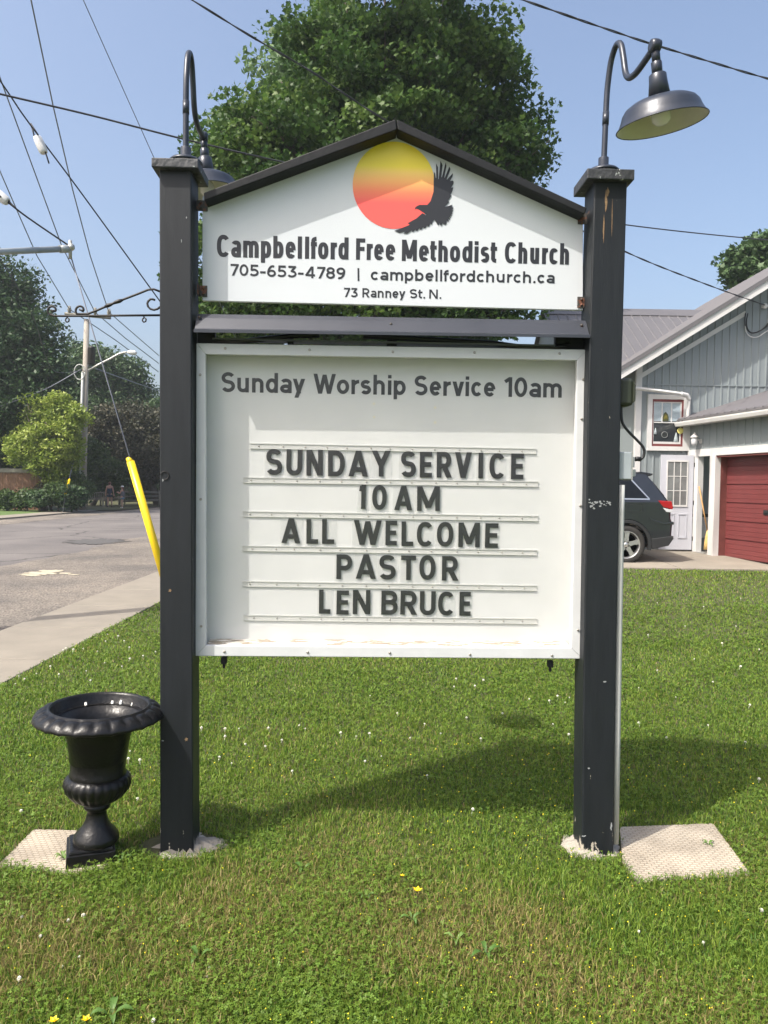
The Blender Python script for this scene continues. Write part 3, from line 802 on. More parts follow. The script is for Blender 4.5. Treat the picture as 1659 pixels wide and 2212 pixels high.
# sunset disc and eagle
cu, cz = SL(*KE(690, 682), DP); ru = SL(*KE(1258, 682), DP)[0] - cu; rz = SL(*KE(690, 78), DP)[1] - cz
disc = []
for k in range(120):
    a = 2 * math.pi * k / 120
    disc.append((cu + ru * math.cos(a), cz + rz * math.sin(a)))
mb = MB(); mb.prism(disc, DP - 0.0014, DP - 0.0004)
mb.build("sunset_disc", sun_print_mat(cz - rz, cz + rz), board)
eagle = [(1242, 498), (1256, 515), (1268, 585), (1275, 583), (1272, 380), (1298, 432), (1302, 598), (1308, 598), (1333, 345), (1362, 405), (1345, 572), (1352, 574),
         (1405, 366), (1415, 415), (1386, 578), (1392, 580), (1455, 425), (1470, 460), (1418, 602), (1424, 606), (1505, 515), (1500, 560), (1462, 628),
         (1500, 618), (1516, 635), (1512, 665), (1480, 718), (1510, 712), (1500, 755), (1468, 822), (1488, 824), (1436, 902), (1455, 912), (1390, 984),
         (1498, 953), (1488, 985), (1514, 995), (1496, 1020), (1508, 1042), (1488, 1055), (1500, 1078), (1478, 1080), (1492, 1105), (1466, 1105), (1478, 1130), (1450, 1128), (1470, 1158), (1436, 1150), (1452, 1190), (1420, 1172), (1416, 1215), (1395, 1230), (1360, 1208), (1350, 1242), (1335, 1240), (1318, 1208), (1302, 1238), (1285, 1215),
         (1250, 1160), (1222, 1190), (1212, 1225), (1190, 1212), (1175, 1255), (1145, 1242), (1120, 1280), (1095, 1265), (1062, 1300), (1040, 1280), (1010, 1318), (985, 1298), (952, 1330), (935, 1310), (875, 1350), (822, 1350), (855, 1315), (770, 1342), (697, 1312),
         (800, 1275), (915, 1228), (880, 1208), (945, 1172), (1005, 1140), (1082, 1068), (1130, 1098), (1138, 1090), (1100, 1060), (1060, 1035), (1025, 1012), (995, 1005), (980, 1018), (985, 990), (1008, 972), (1045, 955), (1150, 955), (1195, 905), (1236, 775)]
mb = MB(); mb.prism([SL(*KE(x, y), DP) for x, y in eagle], DP - 0.0026, DP - 0.0015)
mb.build("eagle_emblem", 'ink', board)

# roof boards along the gable (2 x 4 laid over the board, front 6.5 cm proud of it)
DR0, DR1 = 0.018, 0.135
apt, apb = K2(872, 53), K2(876, 91)
mb = MB(); mb.prism([SL(*K2(184, 317), DR0), SL(*apt, DR0), SL(*apb, DR0), SL(*K2(186, 345), DR0)], DR0, DR1)
mb.build("roof_board", 'trim', sign, bevel=0.004)
mb = MB(); mb.prism([SL(*K2(874, 53), DR0), SL(*K2(1556, 371), DR0), SL(*K2(1547, 394), DR0), SL(*K2(879, 91), DR0)], DR0 + 0.001, DR1)
mb.build("roof_board", 'trim', sign, bevel=0.004)
# four angle brackets that hold the board
for (a, b, side) in (((150, 345), (200, 385), 1), ((172, 650), (198, 690), 1), ((1522, 392), (1553, 432), -1), ((1520, 690), (1548, 730), -1)):
    u0, z1 = SL(*K2(*a), DP); u1, z0 = SL(*K2(*b), DP)
    mb = MB(); mb.box(u0, u1, DP - 0.006, DP - 0.003, z0, z1)
    if side > 0: mb.box(u0 - 0.004, u0, DP - 0.045, DP - 0.003, z0, z1)
    else: mb.box(u1, u1 + 0.004, DP - 0.045, DP - 0.003, z0, z1)
    for fz in (0.25, 0.75): mb.ball(((u0 + u1) / 2, DP - 0.008, z0 + (z1 - z0) * fz), 0.006, 8)
    mb.build("bracket", 'rust', sign, bevel=0.001)

# hood over the cabinet: sheet metal sloping forward, a lip at its lower edge
ta, tb = SL(*K8(52, 38), 0.055), SL(*K8(1542, 64), 0.055)
ba, bb = SL(*K8(37, 101), -0.012), SL(*K8(1560, 122), -0.012)
mb = MB()
prof = [(0.13, 0.004), (0.055, 0.0)]
vs = []
def hood_row(d, f, dzv):
    ua = ta[0] + (ba[0] - ta[0]) * f; ub = tb[0] + (bb[0] - tb[0]) * f
    return [(ua, d, ta[1] + (ba[1] - ta[1]) * f + dzv), (ub, d, tb[1] + (bb[1] - tb[1]) * f + dzv)]
rows = [hood_row(0.132, 0, 0.002), hood_row(0.055, 0, 0), hood_row(0.038, 0.28, 0.003), hood_row(0.006, 0.86, 0), hood_row(-0.012, 1.0, 0.004), hood_row(-0.012, 1.0, -0.008)]
flat = [p for r_ in rows for p in r_]
mb.add(flat, [(2 * i, 2 * i + 1, 2 * i + 3, 2 * i + 2) for i in range(len(rows) - 1)])
hood = mb.build("light_hood", 'hood', sign, solid=0.003)
mb = MB()
hu0, hz0 = SL(*K8(110, 118), 0.05); hu1, hz1 = SL(*K8(1425, 140), 0.05)
z_h = ba[1] - 0.012
mb.box(hu0, hu1, 0.045, 0.12, z_h - 0.012, z_h - 0.006)
mb.build("hood_underside", 'olive', sign)
for (x0, x1) in ((52, 120), (398, 420), (780, 818), (1425, 1550)):
    mb = MB()
    u0, _ = SL(*K8(x0, 120), 0.09); u1, _ = SL(*K8(x1, 120), 0.09)
    zt_ = ta[1] - 0.02; zb_ = SL(*K8((x0 + x1) / 2, 185), 0.09)[1]
    mb.box(u0, u1, 0.085, 0.115, zb_, zt_)
    mb.build("hood_strut", 'trim', sign, bevel=0.003)
mb = MB()
arc = []
for (x, y) in ((110, 145), (230, 143), (330, 132), (420, 122), (520, 118)): u_, z_ = SL(*K8(x, y), 0.075); arc.append((u_, 0.075, z_))
mb.tube(arc, 0.012, 8)
arc = []
for (x, y) in ((690, 122), (830, 130), (1000, 140), (1180, 150), (1300, 166), (1400, 170), (1480, 160)): u_, z_ = SL(*K8(x, y), 0.075); arc.append((u_, 0.075, z_))
mb.tube(arc, 0.012, 8)
mb.build("wiring", 'cord', sign)
for (x, y) in ((60, 50), (795, 78), (1527, 82)):
    u_, z_ = SL(*K8(x, y), 0.03); mb = MB(); mb.ball((u_, 0.030, z_), 0.007, 8); mb.build("bolt", 'rust', hood)

# message cabinet
DF = 0.062
oTL, oTR, oBR, oBL = K8(47, 150), K8(1552, 175), K8(1530, 1363), K8(43, 1352)
iTL, iTR, iBR, iBL = K8(83, 193), K8(1510, 216), K8(1487, 1321), K8(84, 1311)
O = [SL(*p, DF) for p in (oTL, oTR, oBR, oBL)]; I = [SL(*p, DF) for p in (iTL, iTR, iBR, iBL)]
mb = MB(); case_d0, case_d1 = DF + 0.026, 0.2
sh = lambda q, k: (q[0] * (1 - k) + k * (O[0][0] + O[1][0]) / 2, q[1] * (1 - k) + k * (O[0][1] + O[2][1]) / 2)
Oi = [sh(q, 0.006) for q in O]
DB = DF + 0.098                      # back board of the display
# the case: outer shell, open at the front; four wall slabs and a back
for a, b in ((0, 1), (1, 2), (2, 3), (3, 0)):
    pa, pb, qa, qb = Oi[a], Oi[b], I[a], I[b]
    k_ = 0.55
    ma = (pa[0] + (qa[0] - pa[0]) * k_, pa[1] + (qa[1] - pa[1]) * k_); mb_ = (pb[0] + (qb[0] - pb[0]) * k_, pb[1] + (qb[1] - pb[1]) * k_)
    mb.prism([pa, pb, mb_, ma], DF + 0.0265, DB + 0.012)
cab = mb.build("cabinet_case", 'frame', sign)
mb = MB(); ins = [(O[i][0] + (I[i][0] - O[i][0]) * 0.5, O[i][1] + (I[i][1] - O[i][1]) * 0.5) for i in range(4)]
mb.prism(ins, DB, DB + 0.008)
back = mb.build("display_board", 'inner', cab)
for a, b in ((0, 1), (1, 2), (2, 3), (3, 0)):
    mb = MB(); mb.prism([O[a], O[b], I[b], I[a]], DF, DF + 0.026)
    mb.build("frame_rail", 'frame', cab, bevel=0.003)
# inner liner (white lip seen inside the opening) and dusty ledge
ledge_u0, ledge_z = I[3]; ledge_u1, lz1 = I[2]
mb = MB()
lv = [(ledge_u0, DF + 0.027, ledge_z - 0.004), (ledge_u1, DF + 0.027, lz1 - 0.004), (ledge_u1, DB - 0.001, lz1 + 0.006), (ledge_u0, DB - 0.001, ledge_z + 0.006)]
mb.slab(lv, (0, 0, 0.004)); mb.build("dusty_ledge", 'ledge', cab)
mb = MB(); e_ = 0.007
mb.prism([(I[0][0] - e_, I[0][1] + e_), (I[1][0] + e_, I[1][1] + e_), (I[2][0] + e_, I[2][1] - e_), (I[3][0] - e_, I[3][1] - e_)], DF + 0.0275, DF + 0.0305)
mb.build("pane", 'pane', cab)
for w_, xa_, ya_, xb_, yb_ in (("Sunday", 143, 338, 464, 343.5), ("Worship", 497, 344, 851, 350), ("Service", 884, 350.5, 1195, 356), ("10am", 1232, 356.5, 1450, 360)):
    words("heading_word", [(w_, K8(xa_, ya_), K8(xb_, yb_), 42.5, 0.18)], cab, m='letter', d=DB - 0.0004, X=.73, gap=.14)
# screws: one mesh, copied
mb = MB(); mb.lathe([(0.0035, 0.003), (0.006, 0.0), (0.006, -0.003)], 10, Matrix.Rotation(math.radians(90), 4, 'X'))
mb.box(-0.0011, 0.0011, -0.0042, -0.0025, -0.0045, 0.0045)
scr = mb.build("screw", 'screw', cab)
spots = [K8(158, 170), K8(482, 176), K8(802, 184), K8(1116, 186), K8(1442, 190), K8(62, 272), K8(64, 750), K8(66, 1237), K8(1533, 290), K8(1527, 442), K8(1522, 775), K8(1513, 1252), K8(155, 1335), K8(475, 1338), K8(790, 1340), K8(1098, 1346), K8(1413, 1350)]
for i, p in enumerate(spots):
    u_, z_ = SL(*p, DF)
    o = scr if i == 0 else copy_of(scr, cab)
    o.location = (u_, DF - 0.001, z_); o.rotation_euler = (0, RN.uniform(0, 3), 0)
# clear rails that hold the letters, each with small pins
rails = [(255, 1352, 545, 566), (228, 1360, 676, 692), (226, 1360, 806, 824), (225, 1355, 938, 955), (225, 1354, 1074, 1091), (229, 1355, 1204, 1218)]
mb = MB(); mb.ball((0, 0, 0), 0.0036, 8); pin0 = None
for ri, (x0, x1, yl, yr) in enumerate(rails):
    a = SL(*K8(x0, yl - 12), DB); b = SL(*K8(x1, yr - 12), DB); c_ = SL(*K8(x1, yr + 13), DB); d_ = SL(*K8(x0, yl + 13), DB)
    m2 = MB()
    hgt_r = a[1] - d_[1]
    lo = lambda q, k: (q[0], q[1] - hgt_r * k)
    m2.prism([lo(a, 0.04), lo(b, 0.04), lo(b, 0.98), lo(a, 0.98)], DB - 0.0035, DB - 0.001)
    m2.prism([lo(a, 0.06), lo(b, 0.06), lo(b, 0.16), lo(a, 0.16)], DB - 0.0062, DB - 0.0036)
    m2.prism([lo(a, 0.80), lo(b, 0.80), lo(b, 0.90), lo(a, 0.90)], DB - 0.0062, DB - 0.0036)
    rl = m2.build("letter_rail", 'rail', cab)
    for k in range(13):
        t = (k + 0.25 + 0.25 * RN.random()) / 13
        u_ = a[0] + (b[0] - a[0]) * t; z_ = (a[1] + d_[1]) / 2 + ((b[1] + c_[1]) / 2 - (a[1] + d_[1]) / 2) * t
        if pin0 is None: pin0 = mb.build("pin", 'screw', rl); o = pin0
        else: o = copy_of(pin0, rl)
        o.parent = rl; o.location = (u_, DB - 0.0045, z_)
# yellowed glue dots on the board
for (x, y) in ((729, 383), (730, 434), (964, 398), (964, 455)):
    u_, z_ = SL(*K8(x, y), DB); mb = MB(); mb.lathe([(0.0052, 0.0006), (0.0052, -0.0002)], 14, Matrix.Translation((u_, DB - 0.0008, z_)) @ Matrix.Rotation(math.radians(90), 4, 'X'))
    mb.build("glue_dot", mat("old glue", (0.66, 0.62, 0.45), 0.5, var=0), cab)
# latches under the cabinet
for (x, y) in ((155, 1352), (1405, 1366)):
    u_, z_ = SL(*K8(x, y), DF + 0.05); mb = MB()
    mb.box(u_ - 0.012, u_ + 0.012, DF + 0.03, DF + 0.06, z_ - 0.032, z_ - 0.002); mb.box(u_ - 0.0055, u_ + 0.0055, DF + 0.036, DF + 0.05, z_ - 0.052, z_ - 0.032)
    mb.build("latch", 'trim', cab, bevel=0.003)

# changeable letters: each tile lifts out of its rail
rows_ = [("SUNDAY SERVICE", 657, 672, 99, [(315, 377), (392, 453), (470, 533), (553, 617), (632, 705), (722, 792), (832, 890), (905, 952), (970, 1027), (1040, 1103), (1130, 1148), (1172, 1230), (1255, 1303)]),
         ("10 AM", 788, 797, 94, [(672, 697), (722, 778), (808, 875), (895, 982)]),
         ("ALL WELCOME", 918, 937, 95, [(375, 445), (470, 515), (530, 577), (652, 757), (773, 817), (835, 880), (893, 953), (970, 1033), (1053, 1135), (1155, 1205)]),
         ("PASTOR", 1055, 1062, 95, [(585, 645), (660, 735), (748, 812), (833, 890), (903, 965), (990, 1052)]),
         ("LEN BRUCE", 1190, 1198, 93, [(518, 562), (585, 632), (648, 715), (757, 820), (830, 893), (905, 965), (975, 1035), (1057, 1100)])]
rowname = ["top row", "second row", "third row", "fourth row", "bottom row"]
ordn = ["first", "second", "third"]
def sign_world(u, d, z): return S0 + S_U * u + S_N * d + Vector((0, 0, z))
for ri, (txt, yl, yr, hh, spans) in enumerate(rows_):
    chars = [c for c in txt if c != ' ']
    xa, xb = spans[0][0], spans[-1][1]
    words_in = txt.split(' '); word_of = []
    for w_ in words_in: word_of += [w_] * len(w_)
    for k, (c, (x0, x1)) in enumerate(zip(chars, spans)):
        yb = yl + (yr - yl) * (x0 - xa) / (xb - xa) + RN.uniform(-1.5, 1.5)
        dT = DB - 0.0058
        ua, za = SL(*K8(x0, yb), dT); ub, _ = SL(*K8(x1, yb), dT)
        hm = hh / 1.536 / 1.15732 * (3.25 + dT) / FOC
        cu_, W = (ua + ub) / 2, ub - ua
        nth = [i for i in range(len(chars)) if chars[i] == c and word_of[i] == word_of[k]].index(k)
        many = sum(1 for i in range(len(chars)) if chars[i] == c and word_of[i] == word_of[k]) > 1
        what = ("digit " if c.isdigit() else "letter ") + c
        lab = "black %s on clear tile, %sin the word %s, %s" % (what, (ordn[nth] + " one ") if many else "", word_of[k], rowname[ri])
        if word_of[k] in ("10",): lab = "black %s on clear tile in the time 10 AM, %s" % (what, rowname[ri])
        o = thing("letter_tile", lab, "sign letter", sign_world(cu_, dT, za), "changeable letters in the cabinet", SYAW, True)
        o.rotation_euler[1] = RN.uniform(-0.012, 0.012)
        m2 = MB(); mgn = 0.006 + 0.004 * RN.random()
        m2.box(-W / 2 - mgn, W / 2 + mgn, 0.0012, 0.0024, -0.016, hm + 0.009)
        m2.build("plastic_tile", 'tile', o)
        m2 = MB(); t_ = hm * 0.185
        stroke_mesh(glyph(c, max(W, t_), hm, t_, None, None, 2.3), t_, m2, lambda u, z, d: (u - W / 2, d * 1.4, z))
        m2.build("character", 'letter', o)

# ------------------------------------------------------------------ gooseneck lamps on the posts
def spline(pts, n=6):
    out = []
    pts = [Vector(p) for p in pts]
    for i in range(len(pts) - 1):
        p0, p1, p2, p3 = pts[max(i - 1, 0)], pts[i], pts[i + 1], pts[min(i + 2, len(pts) - 1)]
        for k in range(n):
            t = k / n
            out.append(0.5 * ((2 * p1) + (p2 - p0) * t + (2 * p0 - 5 * p1 + 4 * p2 - p3) * t * t + (3 * p1 - p0 - 3 * p2 + p3) * t ** 3))
    out.append(pts[-1])
    return out

def lamp(base, dirv, reach, rise, tilt_axis, tilt, label, lean=(0, 0)):
    """base on the cap, arm swings along dirv"""
    t = thing("gooseneck_lamp", label, "lamp", base, "gooseneck lamps on the posts")
    b = Vector(base); dv = Vector((dirv[0], dirv[1], 0)).normalized()
    mb = MB(); T = Matrix.Translation(b)
    mb.lathe([(0.066, 0.0), (0.066, 0.012), (0.064, 0.022)], 36, T)
    mb.build("mounting_cup", 'galv', t)
    mb = MB(); mb.lathe([(0.070, 0.021), (0.071, 0.027), (0.062, 0.036), (0.034, 0.043), (0.022, 0.046), (0.022, 0.088), (0.0185, 0.09)], 36, T)
    mb.build("base", 'lamp', t)
    L = lambda a, z: b + dv * a * reach / 0.48 + Vector((lean[0] * z, lean[1] * z, z * rise))
    path = [(0, 0.06), (0, 0.2), (0, 0.33), (0.008, 0.405), (0.035, 0.488), (0.085, 0.528), (0.135, 0.508), (0.17, 0.44), (0.20, 0.365), (0.235, 0.328), (0.28, 0.315), (0.34, 0.315), (0.47, 0.335)]
    pts = spline([L(a, z) for a, z in path], 5)
    mb = MB(); mb.tube(pts, 0.0128, 12)
    mb.tube([L(0, 0.23), L(0, 0.285)], 0.0145, 12)
    mb.build("arm_pipe", 'lamp', t)
    k = L(0.48, 0.338)
    side = Vector((-dv.y, dv.x, 0))
    mb = MB()
    mb.lathe([(0.012, -0.02), (0.022, -0.018), (0.025, -0.006), (0.025, 0.006), (0.022, 0.018), (0.012, 0.02)], 20, Matrix.Translation(k) @ side.to_track_quat('Z', 'Y').to_matrix().to_4x4())
    rot = Matrix.Rotation(tilt, 4, Vector(tilt_axis))
    H = Matrix.Translation(k) @ rot
    mb.build("swivel_joint", 'lamp', t)
    mb = MB(); mb.lathe([(0.016, -0.06), (0.016, -0.012)], 12, H); mb.build("stem", 'lamp', t)
    mb = MB(); mb.lathe([(0.0215, -0.105), (0.0215, -0.058), (0.018, -0.056)], 6, H)
    mb.build("hex_coupling", 'lamp', t)
    mb = MB(); mb.lathe([(0.026, -0.098), (0.032, -0.103), (0.034, -0.13), (0.042, -0.188)], 28, H)
    mb.build("neck", 'lamp', t)
    o_p = [(0.041, -0.186), (0.0694, -0.19), (0.1091, -0.2), (0.1313, -0.213), (0.1434, -0.229), (0.1508, -0.25), (0.1628, -0.274), (0.1693, -0.281)]
    i_p = [(0.1679, -0.282), (0.161, -0.2755), (0.1489, -0.251), (0.1406, -0.231), (0.1286, -0.2155), (0.1073, -0.203), (0.0694, -0.193), (0.002, -0.191)]
    mb = MB(); mb.lathe(o_p, 64, H); mb.f.pop(); mb.sm.pop(); mb.f.pop(); mb.sm.pop()
    sh_ = mb.build("shade", 'lamp', t)
    mb = MB(); mb.lathe(i_p, 64, H); mb.f.pop(); mb.sm.pop(); mb.f.pop(); mb.sm.pop()
    mb.build("reflector", 'lampin', sh_)
    mb = MB(); mb.lathe([(0.0135, -0.192), (0.015, -0.205), (0.030, -0.225), (0.037, -0.25), (0.034, -0.27), (0.02, -0.283), (0.0005, -0.287)], 24, H)
    mb.build("bulb", 'bulb', t)
    mb = MB(); mb.tube([H @ Vector((0.1693 * math.cos(a), 0.1693 * math.sin(a), -0.2815)) for a in [2 * math.pi * i / 64 for i in range(65)]], 0.0022, 6)
    mb.build("rolled_rim", 'lamp', sh_)
    return t

bl = sign_world(capL[1] + 0.02, 0.075, capL[0]); br = sign_world(capR[1], 0.075, capR[0])
lamp(bl, (-0.035, 0.48), 0.455, 1.0, (0.3, 0.95, 0), math.radians(-5), "gooseneck lamp on left post, shade hanging behind the gable")
lamp(br, (0.075, -0.46), 0.41, 1.0, (0.61, -0.79, 0), math.radians(12), "gooseneck lamp on right post, cream inside of shade and bulb showing", lean=(0.02, 0))

# ------------------------------------------------------------------ wrought-iron hanging bracket on the left post
hb_d = 0.07
def B4(x, y):
    u_, z_ = SL(*K4(x, y), hb_d); return sign_world(u_, hb_d, z_)
hang = thing("hanging_bracket", "black wrought iron scroll bracket with hooks on left post", "bracket", B4(1400, 512))
def scroll(cx_, cy_, r0, r1, a0, turns, n=26):
    return [(cx_ + (r0 + (r1 - r0) * k / n) * math.cos(a0 + turns * k / n), cy_ + (r0 + (r1 - r0) * k / n) * math.sin(a0 + turns * k / n)) for k in range(n + 1)]
ribbon = lambda pts, r=0.0048: MB().tube([B4(*p) for p in pts], r, 6)
s1 = scroll(457, 470, 22, 50, 0.3, -4.4)
ribbon([(440, 470), (478, 478)] + s1[:-2] + [(470, 519), (700, 518), (1000, 515), (1385, 512)]).build("lower_bar", 'iron', hang)
s2 = scroll(697, 468, 22, 47, 0.4, -4.35)
ribbon([(686, 462), (722, 480)] + s2 + [(760, 500), (850, 465), (930, 430), (1060, 378), (1180, 332), (1280, 292), (1330, 287), (1385, 308)]).build("upper_bar", 'iron', hang)
MB().tube([B4(905, 441), B4(930, 428), B4(955, 420), B4(975, 411), B4(1000, 400), B4(1030, 390), B4(1060, 379)], [0.005, 0.009, 0.0075, 0.005, 0.0075, 0.009, 0.005], 6).build("twist", 'iron', hang)
ribbon([(1340, 381), (1320, 374), (1300, 373), (1280, 392), (1273, 412), (1280, 438), (1300, 458), (1330, 466), (1360, 458), (1385, 440)]).build("inner_scroll", 'iron', hang)
for hx in (580, 1245):
    ribbon([(hx - 4, 508), (hx - 4, 522), (hx + 2, 530), (hx - 12, 545), (hx - 14, 560), (hx - 2, 572), (hx + 14, 566), (hx + 18, 550), (hx + 10, 536)], 0.0034).build("hook", 'iron', hang)

# ------------------------------------------------------------------ electrics on the right post
def PB(x, y, d):
    u_, z_ = SL(*K5(x, y), d); return u_, z_
def sw(u, d, z): return sign_world(u, d, z)
ub_, _ = SL(1331, 1500, 0.07)
pe_lo = SL(1325, 1850, 0)[0]; pe_hi = SL(1342.5, 834, 0)[0]
edge = lambda z: pe_lo + (pe_hi - pe_lo) * (z - 0.03) / 2.0
mb = MB()
mb.tube([sw(edge(z) + 0.0165, 0.03, z) for z in (0.035, 0.5, 1.0, 1.5, 1.62)], 0.0155, 14)
tag(mb.build("conduit_pipe", 'conduit', origin=sw(edge(0.03) + 0.0165, 0.03, 0.0)), "pale grey conduit pipe running up the side of the right post", "pipe")
def sbox(name, px0, py0, px1, py1, d0, d1, m, label, cat, extra=None, bev=0.004):
    ua, zt = SL(px0, py0, d0); ub2, zb = SL(px1, py1, d0)
    ua = max(ua, edge((zt + zb) / 2) + 0.002)
    o = thing(name, label, cat, sw((ua + ub2) / 2, (d0 + d1) / 2, zb))
    mb = MB()
    mb.prism([(ua, zb), (ub2, zb), (ub2, zt), (ua, zt)], d0, d1, lambda u, d, z: sw(u, d, z))
    mb.build("case", m, o, bevel=bev)
    return o, (ua, ub2, zb, zt)
jb, jr = sbox("junction_box", 1336, 976, *K5(550, 1545), 0.02, 0.12, 'jbox', "grey metal junction box on right post above the conduit", "junction box")
mb = MB(); mb.prism([(jr[1] - 0.001, jr[2] - 0.003), (jr[1] + 0.004, jr[2] - 0.003), (jr[1] + 0.004, jr[3] + 0.003), (jr[1] - 0.001, jr[3] + 0.003)], 0.018, 0.122, lambda u, d, z: sw(u, d, z)); mb.build("cover", 'galv', jb)
zc_ = jr[2] + (jr[3] - jr[2]) * 0.7
mb = MB(); mb.prism([(jr[1] + 0.004, zc_ - 0.03), (jr[1] + 0.024, zc_ - 0.03), (jr[1] + 0.024, zc_ + 0.02), (jr[1] + 0.004, zc_ + 0.02)], 0.05, 0.09, lambda u, d, z: sw(u, d, z)); mb.build("socket", 'trimw', jb, bevel=0.004)
mb = MB(); mb.prism([(jr[1] + 0.004, jr[2] + 0.01), (jr[1] + 0.03, jr[2] + 0.015), (jr[1] + 0.03, jr[2] + 0.045), (jr[1] + 0.004, jr[2] + 0.045)], 0.05, 0.09, lambda u, d, z: sw(u, d, z)); mb.build("socket", 'conduit', jb, bevel=0.003)
fl, fr_ = sbox("timer_box", 1340, 816, *K5(565, 1035), 0.03, 0.12, 'dkgreen', "dark green outdoor timer box on right post above the cord", "timer box", bev=0.014)
mb = MB(); mb.prism([(fr_[1] - 0.004, fr_[2] + 0.012), (fr_[1] + 0.006, fr_[2] + 0.02), (fr_[1] + 0.006, fr_[3] - 0.03), (fr_[1] - 0.004, fr_[3] - 0.012)], 0.026, 0.124, lambda u, d, z: sw(u, d, z)); mb.build("lid", 'dkgreen', fl, bevel=0.003)
cordp = []
for (x, y) in ((478, 1035), (480, 1110), (490, 1160), (530, 1215), (580, 1265), (622, 1310), (638, 1345), (632, 1385), (612, 1405), (590, 1402), (575, 1405)):
    u_, z_ = SL(*K5(x, y), 0.07); cordp.append(sw(u_, 0.07, z_))
mb = MB(); mb.tube(spline(cordp, 4), 0.0062, 10)
mb.tube(cordp[-3:], 0.0105, 10)
mb.build("power_cord", 'cord', fl)

# ------------------------------------------------------------------ urn, slabs, footings
def lump(name, c, rx, ry, h, m, label, cat, seed):
    r_ = random.Random(seed); mb = MB(); n = 40
    vs = []; rings = 7
    ph = [r_.uniform(0, 6.28) for _ in range(6)]
    for j in range(rings):
        f = j / (rings - 1)
        for k in range(n):
            a = 2 * math.pi * k / n
            q = 1 + 0.13 * math.sin(3 * a + ph[0]) + 0.09 * math.sin(7 * a + ph[1]) + 0.05 * math.sin(13 * a + ph[2])
            rr = (1 - f * 0.985) * q
            z = h * (1 - (1 - f) ** 3) * (0.8 + 0.7 * (r_.random() - 0.5)) - 0.02 * (1 - f); rr *= 1 + 0.16 * (r_.random() - 0.5)
            vs.append((c[0] + rx * rr * math.cos(a), c[1] + ry * rr * math.sin(a), c[2] + z))
    fs = [(j * n + k, j * n + (k + 1) % n, (j + 1) * n + (k + 1) % n, (j + 1) * n + k) for j in range(rings - 1) for k in range(n)]
    mb.add(vs, fs, True); mb.f.append(tuple(range((rings - 1) * n, rings * n))); mb.sm.append(True)
    return tag(mb.build(name, m, origin=c), label, cat)
lpc = sign_world((SL(345, 1862, 0)[0] + SL(417, 1862, 0)[0]) / 2, 0.07, 0); rpc = sign_world((SL(1256, 1868, 0)[0] + SL(1325, 1868, 0)[0]) / 2, 0.07, 0)
lump("post_footing", (lpc.x + 0.045, lpc.y, 0.0), 0.20, 0.15, 0.042, 'footing', "rough lumpy concrete footing around the left post", "footing", 3)
lump("post_footing", (rpc.x - 0.02, rpc.y, 0.0), 0.15, 0.125, 0.036, 'footing', "rough concrete footing around the right post", "footing", 8)
MASKS = []
def slab_thing(pts, label, z=0.010):
    c = sum((Vector(p) for p in pts), Vector()) / len(pts)
    mb = MB(); mb.slab([(p[0], p[1], -0.04) for p in pts], (0, 0, z + 0.04))
    MASKS.append([(p[0], p[1]) for p in pts])
    return tag(mb.build("concrete_slab", 'slab', origin=(c.x, c.y, 0), bevel=0.006), label, "slab", "patterned concrete slabs by the posts")
slab_thing([G(-10, 1872, .01), G(*K7(240, 1062), .01), G(*K7(590, 1072), .01), G(*K7(690, 1180), .01), G(*K7(790, 1330), .01), G(*K7(500, 1395), .01)], "pale woven-pattern concrete slab under the black urn")
slab_thing([G(1338, 1785, .01), G(1541, 1777, .01), G(1622, 1886, .01), G(1375, 1905, .01), G(1345, 1862, .01)], "pale woven-pattern concrete slab beside the right post")

URN = Vector((-1.205, 3.12, 0.03)) ; ub = G(*K7(625, 1330), 0.01); URN = Vector((ub.x, ub.y + 0.09, 0.008))
urn = thing("garden_urn", "black cast iron urn planter tilted on the concrete slab", "urn", URN)
tl = Matrix.Translation(URN) @ Matrix.Rotation(math.radians(1.5), 4, 'Y')
q45 = Matrix.Rotation(math.radians(22), 4, 'Z')
mb = MB()
for (h0, h1, s0, s1) in ((0, 0.052, 0.108, 0.106), (0.052, 0.066, 0.098, 0.094)):
    vs = [tl @ Matrix.Translation((-0.022, 0.0, 0)) @ q45 @ Vector((sx_ * s * .9, sy_ * s * .9, h)) for h, s in ((h0, s0), (h1, s1)) for sx_, sy_ in ((-1, -1), (1, -1), (1, 1), (-1, 1))]
    mb.add(vs, [(0, 3, 2, 1), (4, 5, 6, 7), (0, 1, 5, 4), (1, 2, 6, 5), (2, 3, 7, 6), (3, 0, 4, 7)])
mb.build("plinth", 'urn', urn, bevel=0.004)
mb = MB(); mb.lathe([(0.088, 0.064), (0.093, 0.075), (0.090, 0.095), (0.082, 0.104), (0.080, 0.110), (0.062, 0.128), (0.047, 0.155), (0.040, 0.185), (0.038, 0.20), (0.046, 0.206), (0.054, 0.215), (0.054, 0.226), (0.047, 0.234), (0.05, 0.24)], 48, tl)
mb.build("pedestal", 'urn', urn)
def gad(r, z, a, j):
    k = math.sin(math.pi * min(1, max(0, (z - 0.242) / 0.105))) ** 0.5
    return r * (1 + 0.055 * k * (abs(math.sin(12 * a)) - 0.6)), z
mb = MB(); mb.lathe([(0.05, 0.238), (0.075, 0.243), (0.105, 0.262), (0.128, 0.292), (0.136, 0.318), (0.132, 0.340), (0.121, 0.352), (0.114, 0.356)], 168, tl, gad)
mb.build("bowl", 'urn', urn)
mb = MB(); mb.lathe([(0.112, 0.35), (0.116, 0.36), (0.110, 0.372), (0.113, 0.42), (0.120, 0.50), (0.132, 0.56), (0.145, 0.585), (0.17, 0.603)], 64, tl); mb.f.pop(); mb.sm.pop()
mb.build("body", 'urn', urn)
